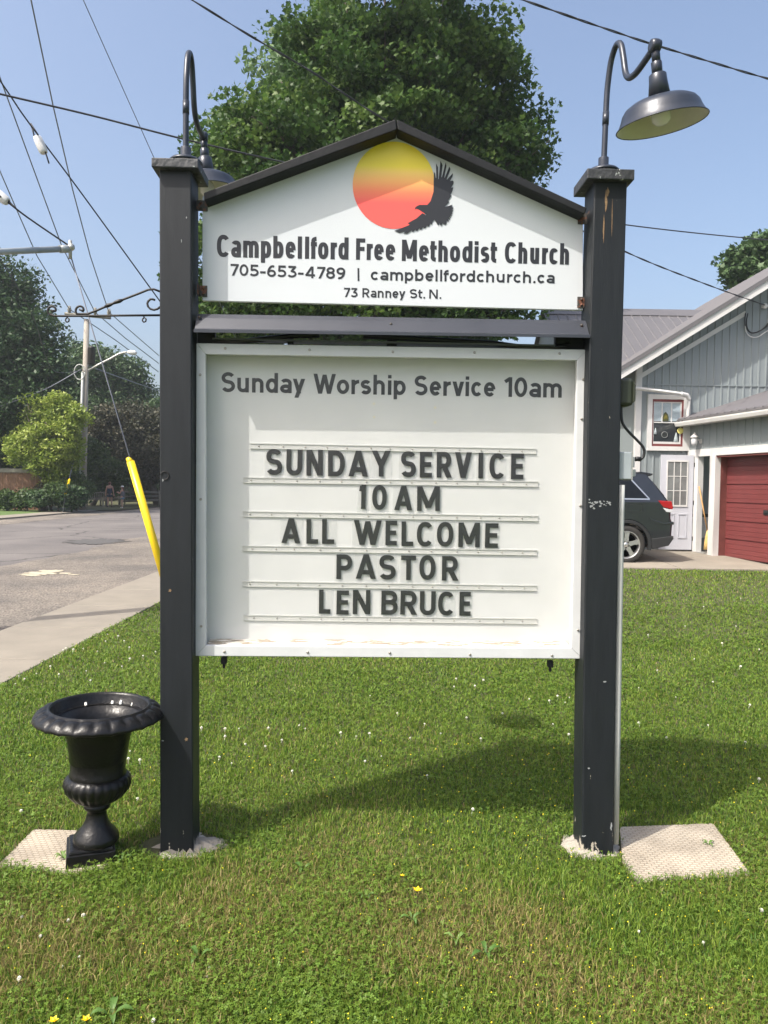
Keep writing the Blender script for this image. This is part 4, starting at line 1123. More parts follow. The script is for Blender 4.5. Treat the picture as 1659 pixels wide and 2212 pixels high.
def egg(r, z, a, j):
    k = max(0, math.sin(math.pi * (r - 0.205) / 0.06)) if r > 0.205 else 0
    return r, z + 0.013 * k * (abs(math.sin(12 * a)) ** 0.6 - 0.6)
mb = MB(); mb.lathe([(0.165, 0.604), (0.21, 0.606), (0.245, 0.601), (0.257, 0.596), (0.2625, 0.601), (0.261, 0.610), (0.252, 0.622), (0.238, 0.632), (0.225, 0.638), (0.213, 0.642), (0.207, 0.642), (0.203, 0.65), (0.197, 0.65), (0.192, 0.64), (0.182, 0.60), (0.155, 0.575), (0.138, 0.55), (0.125, 0.5), (0.115, 0.42), (0.09, 0.40), (0.001, 0.40)], 204, tl, egg, (False, False))
mb.build("rim", 'urn', urn)
for (x, y, w_, h_) in ((470, 240, 10, 60), (682, 235, 14, 45), (728, 240, 12, 80), (815, 235, 6, 60)):
    pass
for a, zt, zb, wd in ((2.25, 0.615, 0.545, 0.009), (1.63, 0.615, 0.55, 0.010), (1.42, 0.62, 0.53, 0.010), (1.1, 0.615, 0.54, 0.005)):
    pa = []
    for zz in np.linspace(zb, zt, 5):
        rr = np.interp(zz, [0.5, 0.55, 0.575, 0.60, 0.64], [0.125, 0.138, 0.155, 0.182, 0.192]) - 0.0015
        pa.append(tl @ Vector((rr * math.cos(a), rr * math.sin(a), zz)))
    MB().tube(pa, [wd * .4, wd * .8, wd, wd * .8, wd * .5], 6).build("dropping", 'bird', urn)

# ------------------------------------------------------------------ poles and wires
NEAR = Vector((-5.35, 7.7, 0))
np_ = thing("utility_pole", "weathered wooden utility pole standing out of frame on the gravel shoulder", "utility pole", (NEAR.x, NEAR.y, -0.07))
MB().tube([(NEAR.x, NEAR.y, z) for z in (-0.1, 3, 6, 9, 12.2)], [0.15, 0.14, 0.128, 0.115, 0.105], 16).build("pole_shaft", 'pole', np_)
MB().box(NEAR.x - 1.25, NEAR.x + 1.25, NEAR.y - 0.17, NEAR.y - 0.08, 11.0, 11.12).build("crossarm", 'greywood', np_)
ANCH = G(352, 1262, 0.0); ANCH = Vector((-2.93, 10.5, 0.0))
# strut and sidewalk guy
STE = P(*K1(445, 1612), 9.38); ST0 = NEAR + Vector((0.1, 0.1, 3.98))
stp = P(0, 543.5, 8.75)
dirs = (STE - stp).normalized(); ST0 = STE - dirs * 2.35; ST0.x = NEAR.x + 0.12; 
strut = MB().tube([ST0, STE], 0.036, 14)
strut.tube([STE - dirs * 0.12, STE + dirs * 0.02], 0.047, 14)
so = strut.build("guy_strut", 'steel', np_)
MB().ball(STE + Vector((0.03, 0, 0.02)), 0.045, 10).tube([STE + Vector((0.02, 0, 0.1)), STE + Vector((0.02, 0, -0.12))], 0.022, 8).build("clamp", 'galv', so)
gt_ = P(282, 997, 10.2)
gdir = (P(343, 1208, 10.2) - gt_)
gb_ = gt_ + gdir * ((gt_.z - 0.0) / (gt_.z - (gt_ + gdir).z))
gw = thing("guy_wire", "guy wire from the strut down to the lawn with a yellow plastic guard", "guy wire", gb_)
MB().tube([STE, gt_ + Vector((0, 0, .02)), gb_], 0.0085, 6).build("strand", 'wirel', gw)
gd = (gb_ - gt_).normalized()
mb = MB(); sidev = gd.cross(Vector((0, 1, 0))).normalized()
mb.tube([gt_ + gd * 0.0, gb_], 0.052, 16)
mb.tube([gt_ - gd * 0.06 - sidev * 0.02, gt_ + gd * 0.02 - sidev * .0], [0.03, 0.05], 12)
mb.build("guard", 'yellow', gw)

def wire_on(name, pxs, A, B, r, m, label, cat="cable", twist=False, extend=None, group=None):
    """a wire whose plan runs from A to B and whose height follows the measured pixels"""
    A = Vector((A[0], A[1], 0)); B = Vector((B[0], B[1], 0)); dv = B - A; pts = []
    for (px, py) in pxs:
        q = ray(px, py); k = q.x / q.y
        t = (k * A.y - A.x) / (dv.x - k * dv.y)
        Y = A.y + dv.y * t
        pts.append(CAM + q * (Y / q.y))
    if extend:
        d_ = pts[0] - pts[1]; k_ = (A.y - pts[0].y) / d_.y
        pts = [pts[0] + d_ * k_] + pts
    full = spline(pts, 10)
    mb = MB()
    if twist:
        L = 0; a_, b_ = [], []
        for i, p in enumerate(full):
            if i: L += (p - full[i - 1]).length
        dense = []
        n = max(2, int(L / 0.07)); acc = 0; j = 0
        cum = [0]
        for i in range(1, len(full)): cum.append(cum[-1] + (full[i] - full[i - 1]).length)
        for k in range(n + 1):
            s_ = cum[-1] * k / n
            while j < len(cum) - 2 and cum[j + 1] < s_: j += 1
            f = (s_ - cum[j]) / max(1e-6, cum[j + 1] - cum[j]); p = full[j].lerp(full[j + 1], f)
            ang = s_ * 2 * math.pi / twist
            o_ = Vector((0, math.cos(ang), math.sin(ang))) * r
            dense.append((p, o_))
        mb.tube([p + o_ for p, o_ in dense], r * 0.95, 6); mb.tube([p - o_ for p, o_ in dense], r * 0.95, 6)
    else: mb.tube(full, r, 6)
    return tag(mb.build(name, m, origin=full[-1]), label, cat, group)

topz = 11.15
wire_on("service_cable", [(415, 0), (540, 77), (665, 150), (740, 200), (835, 261), (1080, 405), (1345, 541), (1520, 612), (1652, 659)], NEAR, (8.28, 16.55), 0.008, 'wire', "thick twisted cable crossing over the gable peak to the house wall", twist=1.0, extend=NEAR + Vector((0.1, 0, 8.6)))
wire_on("service_cable", [(1130, 0), (1250, 42), (1380, 86), (1480, 117), (1659, 170), (1900, 235)], NEAR, (13.0, 12.5), 0.008, 'wire', "twisted cable passing behind the right lamp at top right", twist=0.8, extend=NEAR + Vector((0.1, 0, 9.6)))
wire_on("service_cable", [(0, 203), (200, 250), (395, 300), (610, 350), (830, 396), (1100, 443), (1355, 486), (1645, 517), (1900, 535)], NEAR, (13.0, 19.0), 0.011, 'wire', "thin black cable running low across the sky behind both posts", extend=NEAR + Vector((0.1, 0, 6.3)))
wire_on("guy_cable", [(0, 174), (60, 262), (175, 416), (345, 650), (500, 863), (740, 1193)], NEAR, (-0.95, 17.2), 0.0095, 'wire', "grey guy wire with a long insulator slanting down behind the left post", extend=NEAR + Vector((0.1, 0, 7.9)))
wire_on("thin_cable", [(180, 0), (255, 168), (330, 335), (405, 502), (480, 666), (540, 800)], NEAR, (-3.5, 20), 0.0075, 'wirel', "thin straight wire from top left down behind the left post cap", extend=NEAR + Vector((0.6, 0, 11.2)))
# insulators
def insul(px0, px1, Y, label):
    a, b = P(*px0, Y), P(*px1, Y); mb = MB(); dv = (b - a).normalized(); s_ = dv.cross(Vector((0, 1, 0))).normalized()
    t = thing("strain_insulator", label, "insulator", b)
    mb.tube([a, a + dv * 0.03, a + dv * 0.09, b - dv * 0.09, b - dv * 0.03, b], [0.044, 0.056, 0.058, 0.058, 0.056, 0.044], 8)
    mb.build("body", 'porc', t, bevel=0.005)
    mb = MB(); mb.tube([a - dv * 0.18, a + s_ * 0.03 + dv * 0.02], 0.010, 6); mb.tube([a - dv * 0.18, a - s_ * 0.03 + dv * 0.02], 0.010, 6)
    mb.tube([b + dv * 0.14, b + s_ * 0.02 - dv * 0.02], 0.010, 6); mb.build("wire_loop", 'wire', t)
_q = ray(87, 314); _k = _q.x / _q.y; _d = Vector((-0.95, 17.2, 0)) - NEAR; _t = (_k * NEAR.y - NEAR.x) / (_d.x - _k * _d.y); YI = NEAR.y + _d.y * _t
insul(K1(238, 885), K1(287, 992), YI, "grey strain insulator on the slanting guy wire at upper left")
insul((-12, 413), K1(50, 1310), 8.78, "grey strain insulator cut by the left edge above the steel strut")
mb = MB(); mb.tube(spline([NEAR + Vector((0.1, 0, 5.45)), P(0, 424, 8.72), P(60, 470, 8.98), STE + Vector((0, 0, 0.04))], 4), 0.010, 6)
tag(mb.build("guy_cable", 'wire', origin=STE), "short dark guy wire from upper left edge to the end of the steel strut", "cable")

# far pole across the street
FP = Vector((-17.0, 43.0, 0.0)); fb = P(178, 1092, 43); ft = P(187.5, 690, 43)
fpole = thing("utility_pole", "grey wooden utility pole with crossarm and street light across the road", "utility pole", (fb.x, fb.y, 0))
MB().tube([(fb.x, 43, -0.1), tuple(fb.lerp(ft, 0.5)), tuple(ft)], [0.2, 0.17, 0.145], 16).build("pole_shaft", 'pole', fpole)
ca, cb = P(*K4(560, 497), 42.8), P(*K4(957, 535), 42.8)
MB().tube([ca, cb], 0.085, 4).build("crossarm", 'greywood', fpole)
for (x, y) in ((600, 498), (822, 512), (942, 522)):
    p = P(*K4(x, y), 42.8); MB().tube([p, p + Vector((0, 0, 0.2)), p + Vector((0, 0, 0.42))], [0.05, 0.12, 0.07], 8).build("insulator", 'greywood', fpole)
lp = [P(*K4(*q), 42.6) for q in ((765, 990), (850, 940), (950, 890), (1030, 845), (1075, 834), (1110, 832))]
MB().tube(lp, 0.06, 8).build("lamp_arm", 'galv', fpole)
l0, l1 = P(*K4(1100, 830), 42.6), P(*K4(1183, 838), 42.6)
MB().tube([l0, l0.lerp(l1, .3), l0.lerp(l1, .8), l1], [0.07, 0.13, 0.13, 0.05], 10).build("street_light_head", 'porc', fpole)
tc_ = P(*K4(792, 850), 42.9); MB().lathe([(0.2, -0.7), (0.24, -0.65), (0.24, 0.4), (0.26, 0.45), (0.08, 0.6)], 20, Matrix.Translation(tc_) @ Matrix.Scale(.8, 4)).build("transformer", 'iron', fpole)
MB().tube([P(*K4(714, 1000), 42.75), P(*K4(700, 1500), 42.75), P(*K4(690, 2040), 42.75)], 0.07, 8).build("riser_pipe", 'conduit', fpole)
fc = P(*K4(688, 1003), 42.7); mb = MB(); mb.tube([fc + Vector((0.3 * math.cos(a), 0, 0.42 * math.sin(a))) for a in np.linspace(0, 6.28, 24)], 0.03, 6); mb.build("cable_coil", 'conduit', fpole)
# three street conductors from near pole to far pole and on
for lab, pts, pts2, off in (("left", [(0, 370), (40, 462), (80, 553), (149, 667)], [(250, 735), (342, 803)], -1.1), ("middle", [(0, 168), (66, 348), (133, 530), (205, 674)], [(270, 730), (343, 785)], -0.5), ("right", [(67, 0), (115, 230), (157, 410), (195, 553), (235, 674)], [(290, 722), (343, 768)], 0.7)):
    mb = MB(); n = len(pts); q = [NEAR + Vector((off, 0, topz))]
    for (px, py) in pts:
        r_ = ray(px, py); k = r_.x / r_.y
        A = NEAR + Vector((off, 0, 0)); B = P(pts[-1][0], pts[-1][1], 42.8); dv = B - A
        t = (k * A.y - A.x) / (dv.x - k * dv.y); Y = max(7.8, min(60, A.y + dv.y * t)); q.append(P(px, py, Y))
    for i, (px, py) in enumerate(pts2): q.append(P(px, py, 52 + 12 * i))
    rs = [0.008 + 0.00042 * p.y for p in q]
    mb.tube(q, rs, 6)
    tag(mb.build("power_line", 'wirel', origin=q[0]), "%s of three thin street conductors meeting the far pole crossarm" % lab, "power line", "street conductors to the far pole")
mb = MB(); mb.tube(spline([P(-40, 890, 40), P(0, 878, 40.5), P(60, 856, 41.2), P(110, 835, 42), P(176, 797, 42.8)], 4), 0.03, 6)
tag(mb.build("communication_cable", 'wirel', origin=P(176, 797, 42.8)), "pale cable sagging from the far pole to the left edge", "cable")
mb = MB(); mb.tube(spline([P(-20, 520, 20), P(0, 560, 22), P(30, 608, 25), P(75, 693, 29), P(115, 800, 36), P(176, 800, 42.8)], 5), 0.018, 6)
tag(mb.build("communication_cable", 'wire', origin=P(176, 800, 42.8)), "dark cable dropping across the tall tree at left edge", "cable")
mb = MB(); mb.tube(spline([P(190, 790, 42.8), P(230, 805, 46), P(280, 823, 52), P(345, 845, 58)], 4), 0.035, 6)
tag(mb.build("communication_cable", 'wirel', origin=P(190, 790, 42.8)), "pale cable running from the far pole to the right behind the post", "cable")
# far guy wires with small yellow guard
a, b = P(*K4(692, 1540), 42.7), P(*K4(565, 2060), 39.5)
fg = thing("guy_wire", "distant guy wire with a small yellow guard by the far pole", "guy wire", (b.x, b.y, 0))
MB().tube([P(*K4(715, 1420), 42.8), a, b, (b.x - .15, b.y, -0.1)], 0.025, 6).build("strand", 'wirel', fg)
MB().tube([P(*K4(602, 1930), 40.2), b], 0.065, 8).build("guard", 'yellow', fg)
MB().tube([P(*K4(663, 1635), 41.8), P(*K4(659, 1655), 41.7)], 0.09, 8).build("insulator", 'porc', fg)

# ------------------------------------------------------------------ the grey house
HY = 16.7; HZ = 0.27
house = thing("house", "grey metal sided house with white gable trim and brown roof behind the car", "house", (5.5, HY, HZ))
def HW(X, Y, y=HY):
    p = P(*KH(X, Y), y); return p
A_ = P(*KR(215, 1590), 16.32); B_ = P(*KR(1659, 700), 16.32)
sl = (B_.z - A_.z) / (B_.x - A_.x)
rake = lambda x: A_.z + sl * (x - A_.x)          # underside of the fascia
XL = P(*KH(238, 500), HY).x; XR_ = 11.6; XF = 17.7
def roofz(x): return rake(x) if x < XR_ else rake(XR_) - sl * (x - XR_)
mb = MB()
wall = [(XL, HZ - 0.3), (XF, HZ - 0.3), (XF, roofz(XF) + .1), (XR_, roofz(XR_) + .1), (XL, roofz(XL) + .1)]
mb.prism(wall, HY, HY + 11)
# pressed ribs of the siding
x = XL + 0.2
SP = 0.161
k = 0
while x < XF:
    top = roofz(x) + 0.04
    mb.prism([(x - 0.022, 0), (x - 0.012, 0.02), (x + 0.012, 0.02), (x + 0.022, 0)], HZ - 0.05, top, lambda u, d, z: (u, HY - z, d))
    x += SP
wl = mb.build("wall", 'siding', house)
# horizontal seam flashing
s_ = HW(260, 180)
mb = MB(); mb.box(XL + 0.12, 12, HY - 0.022, HY - 0.002, s_.z - 0.012, s_.z + 0.012); mb.build("seam_flashing", 'siding', wl)
mb = MB(); mb.box(XL - 0.06, XL + 0.07, HY - 0.03, HY + 0.06, HZ - 0.05, roofz(XL) + 0.02); mb.build("corner_board", 'trimw', house, bevel=0.004)
# white trim strip parallel to the rake
a = P(*KR(238, 1680), HY - 0.03); b = P(*KR(1412, 975), HY - 0.03)
w2 = 0.055
mb = MB(); mb.prism([(a.x, a.z - w2), (b.x, b.z - w2), (b.x, b.z + w2), (a.x, a.z + w2)], HY - 0.035, HY - 0.017)
mb.build("rake_strip", 'trimw', house)
# roof of the front wing
mb = MB()
EX = A_.x - 0.45; FT = 0.21
def roof_slab(mb, y0, y1, xa, xb, za, zb, th=0.05):
    mb.slab([(xa, y0, za), (xb, y0, zb), (xb, y1, zb), (xa, y1, za)], (0, 0, th))
roof_slab(mb, 16.2, 27.9, EX, XR_, rake(EX) + FT, rake(XR_) + FT)
roof_slab(mb, 16.2, 27.9, XF + .4, XR_ + 0.001, rake(XR_) + FT - sl * (XF + .4 - XR_), rake(XR_) + FT)
y = 16.45
while y < 27.8:
    mb.prism([(0, 0), (0.03, 0.022), (0.06, 0)], 0, 1, lambda u, d, z, y=y: (EX + (XR_ - EX) * d, y + u, rake(EX + (XR_ - EX) * d) + FT + 0.05 + z)); y += 0.42
rf = mb.build("roof", 'roof', house)
mb = MB()
mb.prism([(EX, rake(EX)), (XR_, rake(XR_)), (XR_, rake(XR_) + FT - 0.004), (EX, rake(EX) + FT - 0.004)], 16.2, 16.24)
mb.prism([(XR_, rake(XR_)), (XF + .4, roofz(XF + .4)), (XF + .4, roofz(XF + .4) + FT - 0.004), (XR_, rake(XR_) + FT - 0.004)], 16.2, 16.24)
fa = mb.build("fascia", 'trimw', house)
mb = MB(); mb.prism([(EX, rake(EX) + 0.02), (XR_, rake(XR_) + 0.02), (XR_, rake(XR_) + 0.035), (EX, rake(EX) + 0.035)], 16.241, HY - 0.02); mb.build("soffit", 'trimw', house)
mb = MB(); mb.prism([(EX, rake(EX) + FT - 0.035), (XR_, rake(XR_) + FT - 0.035), (XR_, rake(XR_) + FT + 0.06), (EX, rake(EX) + FT + 0.06)], 16.17, 16.199); mb.build("rake_flashing", 'roof', rf)
# back wing: ridge parallel to the front wall
RYy = 21.0; r0 = P(1172, 671, RYy); rz_ = r0.z; EYy, EZz = 17.75, P(1345, 812, 17.75).z
gx0 = r0.x; ss = (rz_ - EZz) / (RYy - EYy)
mb = MB()
mb.prism([(EYy + 0.35, HZ - 0.3), (EYy + 0.35, EZz + ss * 0.3), (RYy, rz_ - 0.08), (2 * RYy - EYy - 0.35, EZz + ss * 0.3), (2 * RYy - EYy - 0.35, HZ - 0.3)], gx0 + 0.1, 12.0, lambda u, d, z: (d, u, z))
x = gx0 + 0.35
while x < XL:
    mb.prism([(x - 0.022, 0), (x - 0.012, 0.02), (x + 0.012, 0.02), (x + 0.022, 0)], HZ, EZz + ss * 0.28, lambda u, d, z: (u, EYy + 0.35 - z, d)); x += SP
mb.build("back_wall", 'siding', house)
mb = MB()
mb.slab([(gx0, EYy, EZz), (9.5, EYy, EZz), (9.5, RYy, rz_), (gx0, RYy, rz_)], (0, 0, 0.05))
mb.slab([(gx0, 2 * RYy - EYy, EZz), (9.5, 2 * RYy - EYy, EZz), (9.5, RYy + 0.001, rz_), (gx0, RYy + 0.001, rz_)], (0, 0, 0.05))
x = gx0 + 0.05
while x < 9.0:
    mb.prism([(0, 0), (0.025, 0.022), (0.05, 0)], 0, 1, lambda u, d, z, x=x: (x + u, EYy + (RYy - EYy) * d, EZz + (rz_ - EZz) * d + 0.05 + z)); x += 0.25
mb.prism([(RYy - 0.35, rz_ - ss * 0.35 + 0.075), (RYy, rz_ + 0.085), (RYy + 0.35, rz_ - ss * 0.35 + 0.075), (RYy, rz_ + 0.06)], gx0 - 0.02, 9.2, lambda u, d, z: (d, u, z))
mb.build("back_roof", 'roof', house)
mb = MB(); mb.box(gx0, XL - 0.05, EYy - 0.02, EYy + 0.01, EZz - 0.14, EZz + 0.03); mb.build("back_fascia", 'trimw', house)
# window
def rect_px(pts, y0, y1, inset=0.0):
    q = [P(*KH(*p), y0) for p in pts]
    return [(p.x, p.z) for p in q]
def bar_frame(name, outer, inner, y0, y1, m, parent, bevel=0.004):
    o_ = rect_px(outer, y0, y1); i_ = rect_px(inner, y0, y1); mb = MB()
    for k in range(4):
        j = (k + 1) % 4; mb.prism([o_[k], o_[j], i_[j], i_[k]], y0, y1)
    return mb.build(name, m, parent)
win = bar_frame("window", [(355, 285), (812, 300), (822, 905), (340, 900)], [(402, 338), (744, 345), (728, 858), (390, 852)], HY - 0.07, HY - 0.005, 'trimw', house)
bar_frame("window_frame", [(402, 338), (744, 345), (728, 858), (390, 852)], [(412, 366), (722, 372), (706, 832), (402, 826)], HY - 0.055, HY - 0.006, 'redpaint', win)
bar_frame("sash", [(412, 366), (722, 372), (706, 832), (402, 826)], [(418, 378), (706, 386), (690, 808), (408, 802)], HY - 0.045, HY - 0.007, 'trimw', win)
g0 = rect_px([(418, 378), (706, 386), (690, 808), (408, 802)], HY - 0.03, 0)
mb = MB(); mb.prism(g0, HY - 0.03, HY - 0.01); mb.build("pane", 'glass', win)
mb = MB(); up = rect_px([(418, 382), (704, 390), (700, 585), (413, 580)], HY - 0.033, 0)
n = 16
for k in range(n):
    f0, f1 = k / n, (k + 0.72) / n
    L0 = [up[0][i] + (up[3][i] - up[0][i]) * f0 for i in (0, 1)]; L1 = [up[0][i] + (up[3][i] - up[0][i]) * f1 for i in (0, 1)]
    R0 = [up[1][i] + (up[2][i] - up[1][i]) * f0 for i in (0, 1)]; R1 = [up[1][i] + (up[2][i] - up[1][i]) * f1 for i in (0, 1)]
    mb.prism([L0, R0, R1, L1], HY - 0.036, HY - 0.0305)
mb.build("blind", 'blind', win)
mb = MB()
for pts in ([(404, 586), (710, 592), (709, 604), (404, 598)], [(500, 375), (511, 375), (507, 588), (496, 588)], [(604, 378), (615, 378), (610, 590), (599, 590)]):
    mb.prism(rect_px(pts, HY - 0.042, 0), HY - 0.05, HY - 0.037)
mb.build("muntin", 'trimw', win)
# hangings in the window
def disc_thing(name, X, Y, rX, y, m, label, cat, ring=None):
    c = P(*KH(X, Y), y); r_ = rX / 4.366 / 1.15732 * y / FOC
    o = thing(name, label, cat, c)
    mb = MB(); mb.lathe([(r_ * 0.8, -0.006), (r_ * 0.8, 0.006)], 24, Matrix.Translation(c) @ Matrix.Rotation(math.radians(90), 4, 'X')); mb.build("glass_disc", m, o)
    mb = MB(); mb.tube([c + Vector((r_ * .95 * math.cos(a), 0, r_ * .95 * math.sin(a))) for a in np.linspace(0, 2 * math.pi, 25)], r_ * 0.12, 6); mb.build("rim", ring or m, o)
disc_thing("sun_catcher", 702, 685, 32, HY - 0.07, mat("yellow glass", (0.75, 0.68, 0.22), 0.2, var=0.15, vscale=20), "round yellow sun catcher hanging over the right edge of house window", "sun catcher")
disc_thing("sun_catcher", 531, 728, 34, HY - 0.04, mat("dark glass disc", (0.03, 0.035, 0.035), 0.15, var=0.3), "round clear sun catcher low in the house window", "sun catcher", MT['glass2'])
cc = P(*KH(541, 530), HY - 0.055); mb = MB(); q = 1 / 4.366 / 1.15732 * HY / FOC
shape = [(-32, -50), (32, -50), (32, -5), (20, 30), (0, 52), (-20, 30), (-32, -5)]
o = thing("sun_catcher", "pointed arch stained glass sun catcher in front of the blind", "sun catcher", cc)
mb.prism([(cc.x + a * q, cc.z + b * q) for a, b in shape], cc.y - 0.006, cc.y + 0.004); mb.build("border", mat("leaded border", (0.05, 0.055, 0.02), 0.4, var=0.2), o)
mb = MB(); mb.prism([(cc.x + a * q * .6, cc.z + b * q * .6) for a, b in shape], cc.y - 0.010, cc.y - 0.0065); mb.build("glass_panel", mat("amber glass", (0.12, 0.105, 0.02), 0.2, var=0.4, vscale=20), o)
for (X, Y, s) in ((655, 760, 30), (430, 690, 20)):
    c = P(*KH(X, Y), HY - 0.04); mb = MB(); mb.lathe([(0.02, -0.1), (0.05, -0.09), (0.035, 0.0), (0.018, 0.07), (0.004, 0.11)], 14, Matrix.Translation(c) @ Matrix.Diagonal((s / 30, 0.25, s / 30, 1)))
    tag(mb.build("window_ornament", mat("pale ornament", (0.4, 0.46, 0.48), 0.4, var=0.2), origin=c), "pale %s ornament inside the house window" % ("cone shaped" if s == 30 else "bluish"), "ornament")
# downspout
dp = [P(*p, 16.45) for p in (KH(150, 215), KH(460, 250), KH(720, 285))] + [P(*KH(775, 300), 16.5), P(*KH(795, 335), 16.52), P(*KH(788, 420), 16.55), P(*KH(778, 560), 16.55)]
mb = MB(); mb.tube(dp, 0.043, 4); mb.build("downspout", 'trimw', house, bevel=0.006)
mb = MB()
for k in range(9):
    f = k / 8; p = dp[2].lerp(dp[3], f * 2) if f < .5 else dp[3].lerp(dp[4], f * 2 - 1); mb.ball(p, 0.05, 8)
mb.build("downspout_elbow", 'trimw', house)
# wires on the gable wall
base = P(*KR(1415, 970), HY - 0.05)
for pts, r, m, lb in (([(1415, 970), (1408, 1040), (1420, 1130), (1470, 1185), (1540, 1180), (1610, 1140), (1700, 1040)], 0.014, 'cord', "black wire loop hanging from the end of the white strip on the gable"),
                  ([(1440, 975), (1425, 1060), (1440, 1150), (1500, 1190), (1600, 1150), (1700, 1080)], 0.012, 'cord', "second black wire beside the loop on the gable"),
                  ([(1412, 1100), (1420, 1170), (1460, 1225), (1540, 1235), (1630, 1180), (1700, 1140)], 0.010, 'trimw', "white wire drooping below the black ones on the gable")):
    pp = [P(*KR(*q), HY - 0.08) for q in pts]
    tag(MB().tube(spline(pp, 4), r, 6).build("wall_wire", m, origin=pp[0]), lb, "wire")
cp = P(*KR(1625, 895), HY - 0.08)
MB().ball(cp, 0.06, 10).box(cp.x - 0.05, cp.x + 0.05, cp.y, HY, cp.z - 0.03, cp.z + 0.03).build("cable_clamp", 'porc', house)

# ------------------------------------------------------------------ garage wing: its front faces left, toward the street
E_ = Vector((0.174, -0.985, 0)); N_ = Vector((-0.985, -0.174, 0)); GO = Vector((6.64, 16.7, 0))
def GWp(X, Y, off=0.0):
    q = ray(*KH(X, Y)); o_ = GO + N_ * off; t = (o_ - CAM).dot(N_) / q.dot(N_); p = CAM + q * t
    return (p - GO).dot(E_), p.z
def gp(s, off, z): return GO + E_ * s + N_ * off + Vector((0, 0, z))
gfn = lambda u, d, z: gp(u, -d, z)         # d grows into the building
garage = thing("garage", "grey garage with dark red overhead door and white gutter", "garage", gp(1.0, 0, 0.26))
SEND = 6.2
s_jl = GWp(862, 1000)[0]; s_o0 = GWp(903, 1000)[0]; s_p0 = GWp(1038, 1000)[0]; s_p1 = GWp(1098, 1000)[0]
z_hd = GWp(950, 950)[1]; z_ht = GWp(830, 895)[1]
z_gut = 3.1
GZ = 0.24
s_d1 = s_p1 + 2.75
mb = MB()
mb.prism([(0.0, z_ht), (SEND, z_ht), (SEND, z_gut), (0.0, z_gut)], 0, 0.12, gfn)
s = 0.1
while s < SEND:
    mb.prism([(s - 0.018, 0), (s - 0.010, 0.016), (s + 0.010, 0.016), (s + 0.018, 0)], z_ht + 0.002, z_gut - 0.01, lambda u, d, z: gp(u, z, d)); s += 0.23
mb.prism([(s_d1 + 0.15, GZ - .2), (SEND, GZ - .2), (SEND, z_ht - 0.001), (s_d1 + 0.15, z_ht - 0.001)], 0, 0.12, gfn)
gw_ = mb.build("wall", 'siding', garage)
mb = MB(); mb.prism([(0, z_ht - 0.15), (SEND, z_ht - 0.15), (SEND, z_ht), (0, z_ht)], -0.02, -0.001, gfn); mb.build("header_trim", 'trimw', garage)
mb = MB(); mb.prism([(s_p0, GZ - .05), (s_p1, GZ - .05), (s_p1, z_ht - 0.151), (s_p0, z_ht - 0.151)], -0.03, 0.1, gfn); mb.build("corner_post", 'trimw', garage, bevel=0.004)
mb = MB(); mb.prism([(s_jl, GZ), (s_o0, GZ), (s_o0, z_ht - 0.151), (s_jl, z_ht - 0.151)], -0.015, 0.12, gfn); mb.build("door_jamb", 'trimw', garage, bevel=0.003)
mb = MB(); mb.prism([(s_o0 - 0.05, GZ + 0.0), (s_p0 + 0.02, GZ + 0.0), (s_p0 + 0.02, GZ + 0.05), (s_o0 - 0.05, GZ + 0.05)], -0.02, 0.2, gfn); mb.build("threshold", 'galv', garage)
# reveal and overhead door
mb = MB(); mb.prism([(s_p1 - 0.04, GZ - .05), (s_p1 + 0.004, GZ - .05), (s_p1 + 0.004, z_ht - 0.151), (s_p1 - 0.04, z_ht - 0.151)], 0.101, 0.30, gfn); mb.build("door_reveal", 'redwood', garage)
mb = MB(); mb.prism([(s_p1 + 0.004, z_ht - 0.19), (s_d1, z_ht - 0.19), (s_d1, z_ht - 0.151), (s_p1 + 0.004, z_ht - 0.151)], 0.0, 0.30, gfn); mb.build("reveal_head", 'redwood', garage)
npan = 5; zb, zt = GZ + 0.0, z_ht - 0.19; ph_ = (zt - zb) / 5.5
mb = MB(); mb.prism([(s_p1, zb), (s_d1, zb), (s_d1, zt), (s_p1, zt)], 0.262, 0.30, gfn)
for k in range(6):
    z0 = zb + k * ph_; z1 = min(zt, z0 + ph_)
    if z1 - z0 < 0.05: continue
    for j in range(4):
        a0 = z0 + (z1 - z0) * (j / 4) + (0.016 if j == 0 else 0.002); a1 = z0 + (z1 - z0) * ((j + 1) / 4) - (0.014 if j == 3 else 0.002)
        mb.prism([(s_p1 + 0.006, a0), (s_d1 - 0.02, a0), (s_d1 - 0.02, a1), (s_p1 + 0.006, a1)], 0.244 + (0.002 if j % 2 else 0), 0.2615, gfn)
gd_ = mb.build("overhead_door", 'redpaint', garage, bevel=0.002)
sh0, zh0 = GWp(1612, 1545, -0.24); mb = MB(); mb.prism([(sh0, zh0 - 0.1), (sh0 + 0.22, zh0 - 0.1), (sh0 + 0.22, zh0 - 0.01), (sh0, zh0 - 0.01)], 0.23, 0.241, gfn); mb.prism([(sh0 + .04, zh0 - 0.07), (sh0 + 0.18, zh0 - 0.07), (sh0 + 0.18, zh0 - 0.04), (sh0 + .04, zh0 - 0.04)], 0.215, 0.229, gfn); mb.build("handle", 'carblack', gd_)
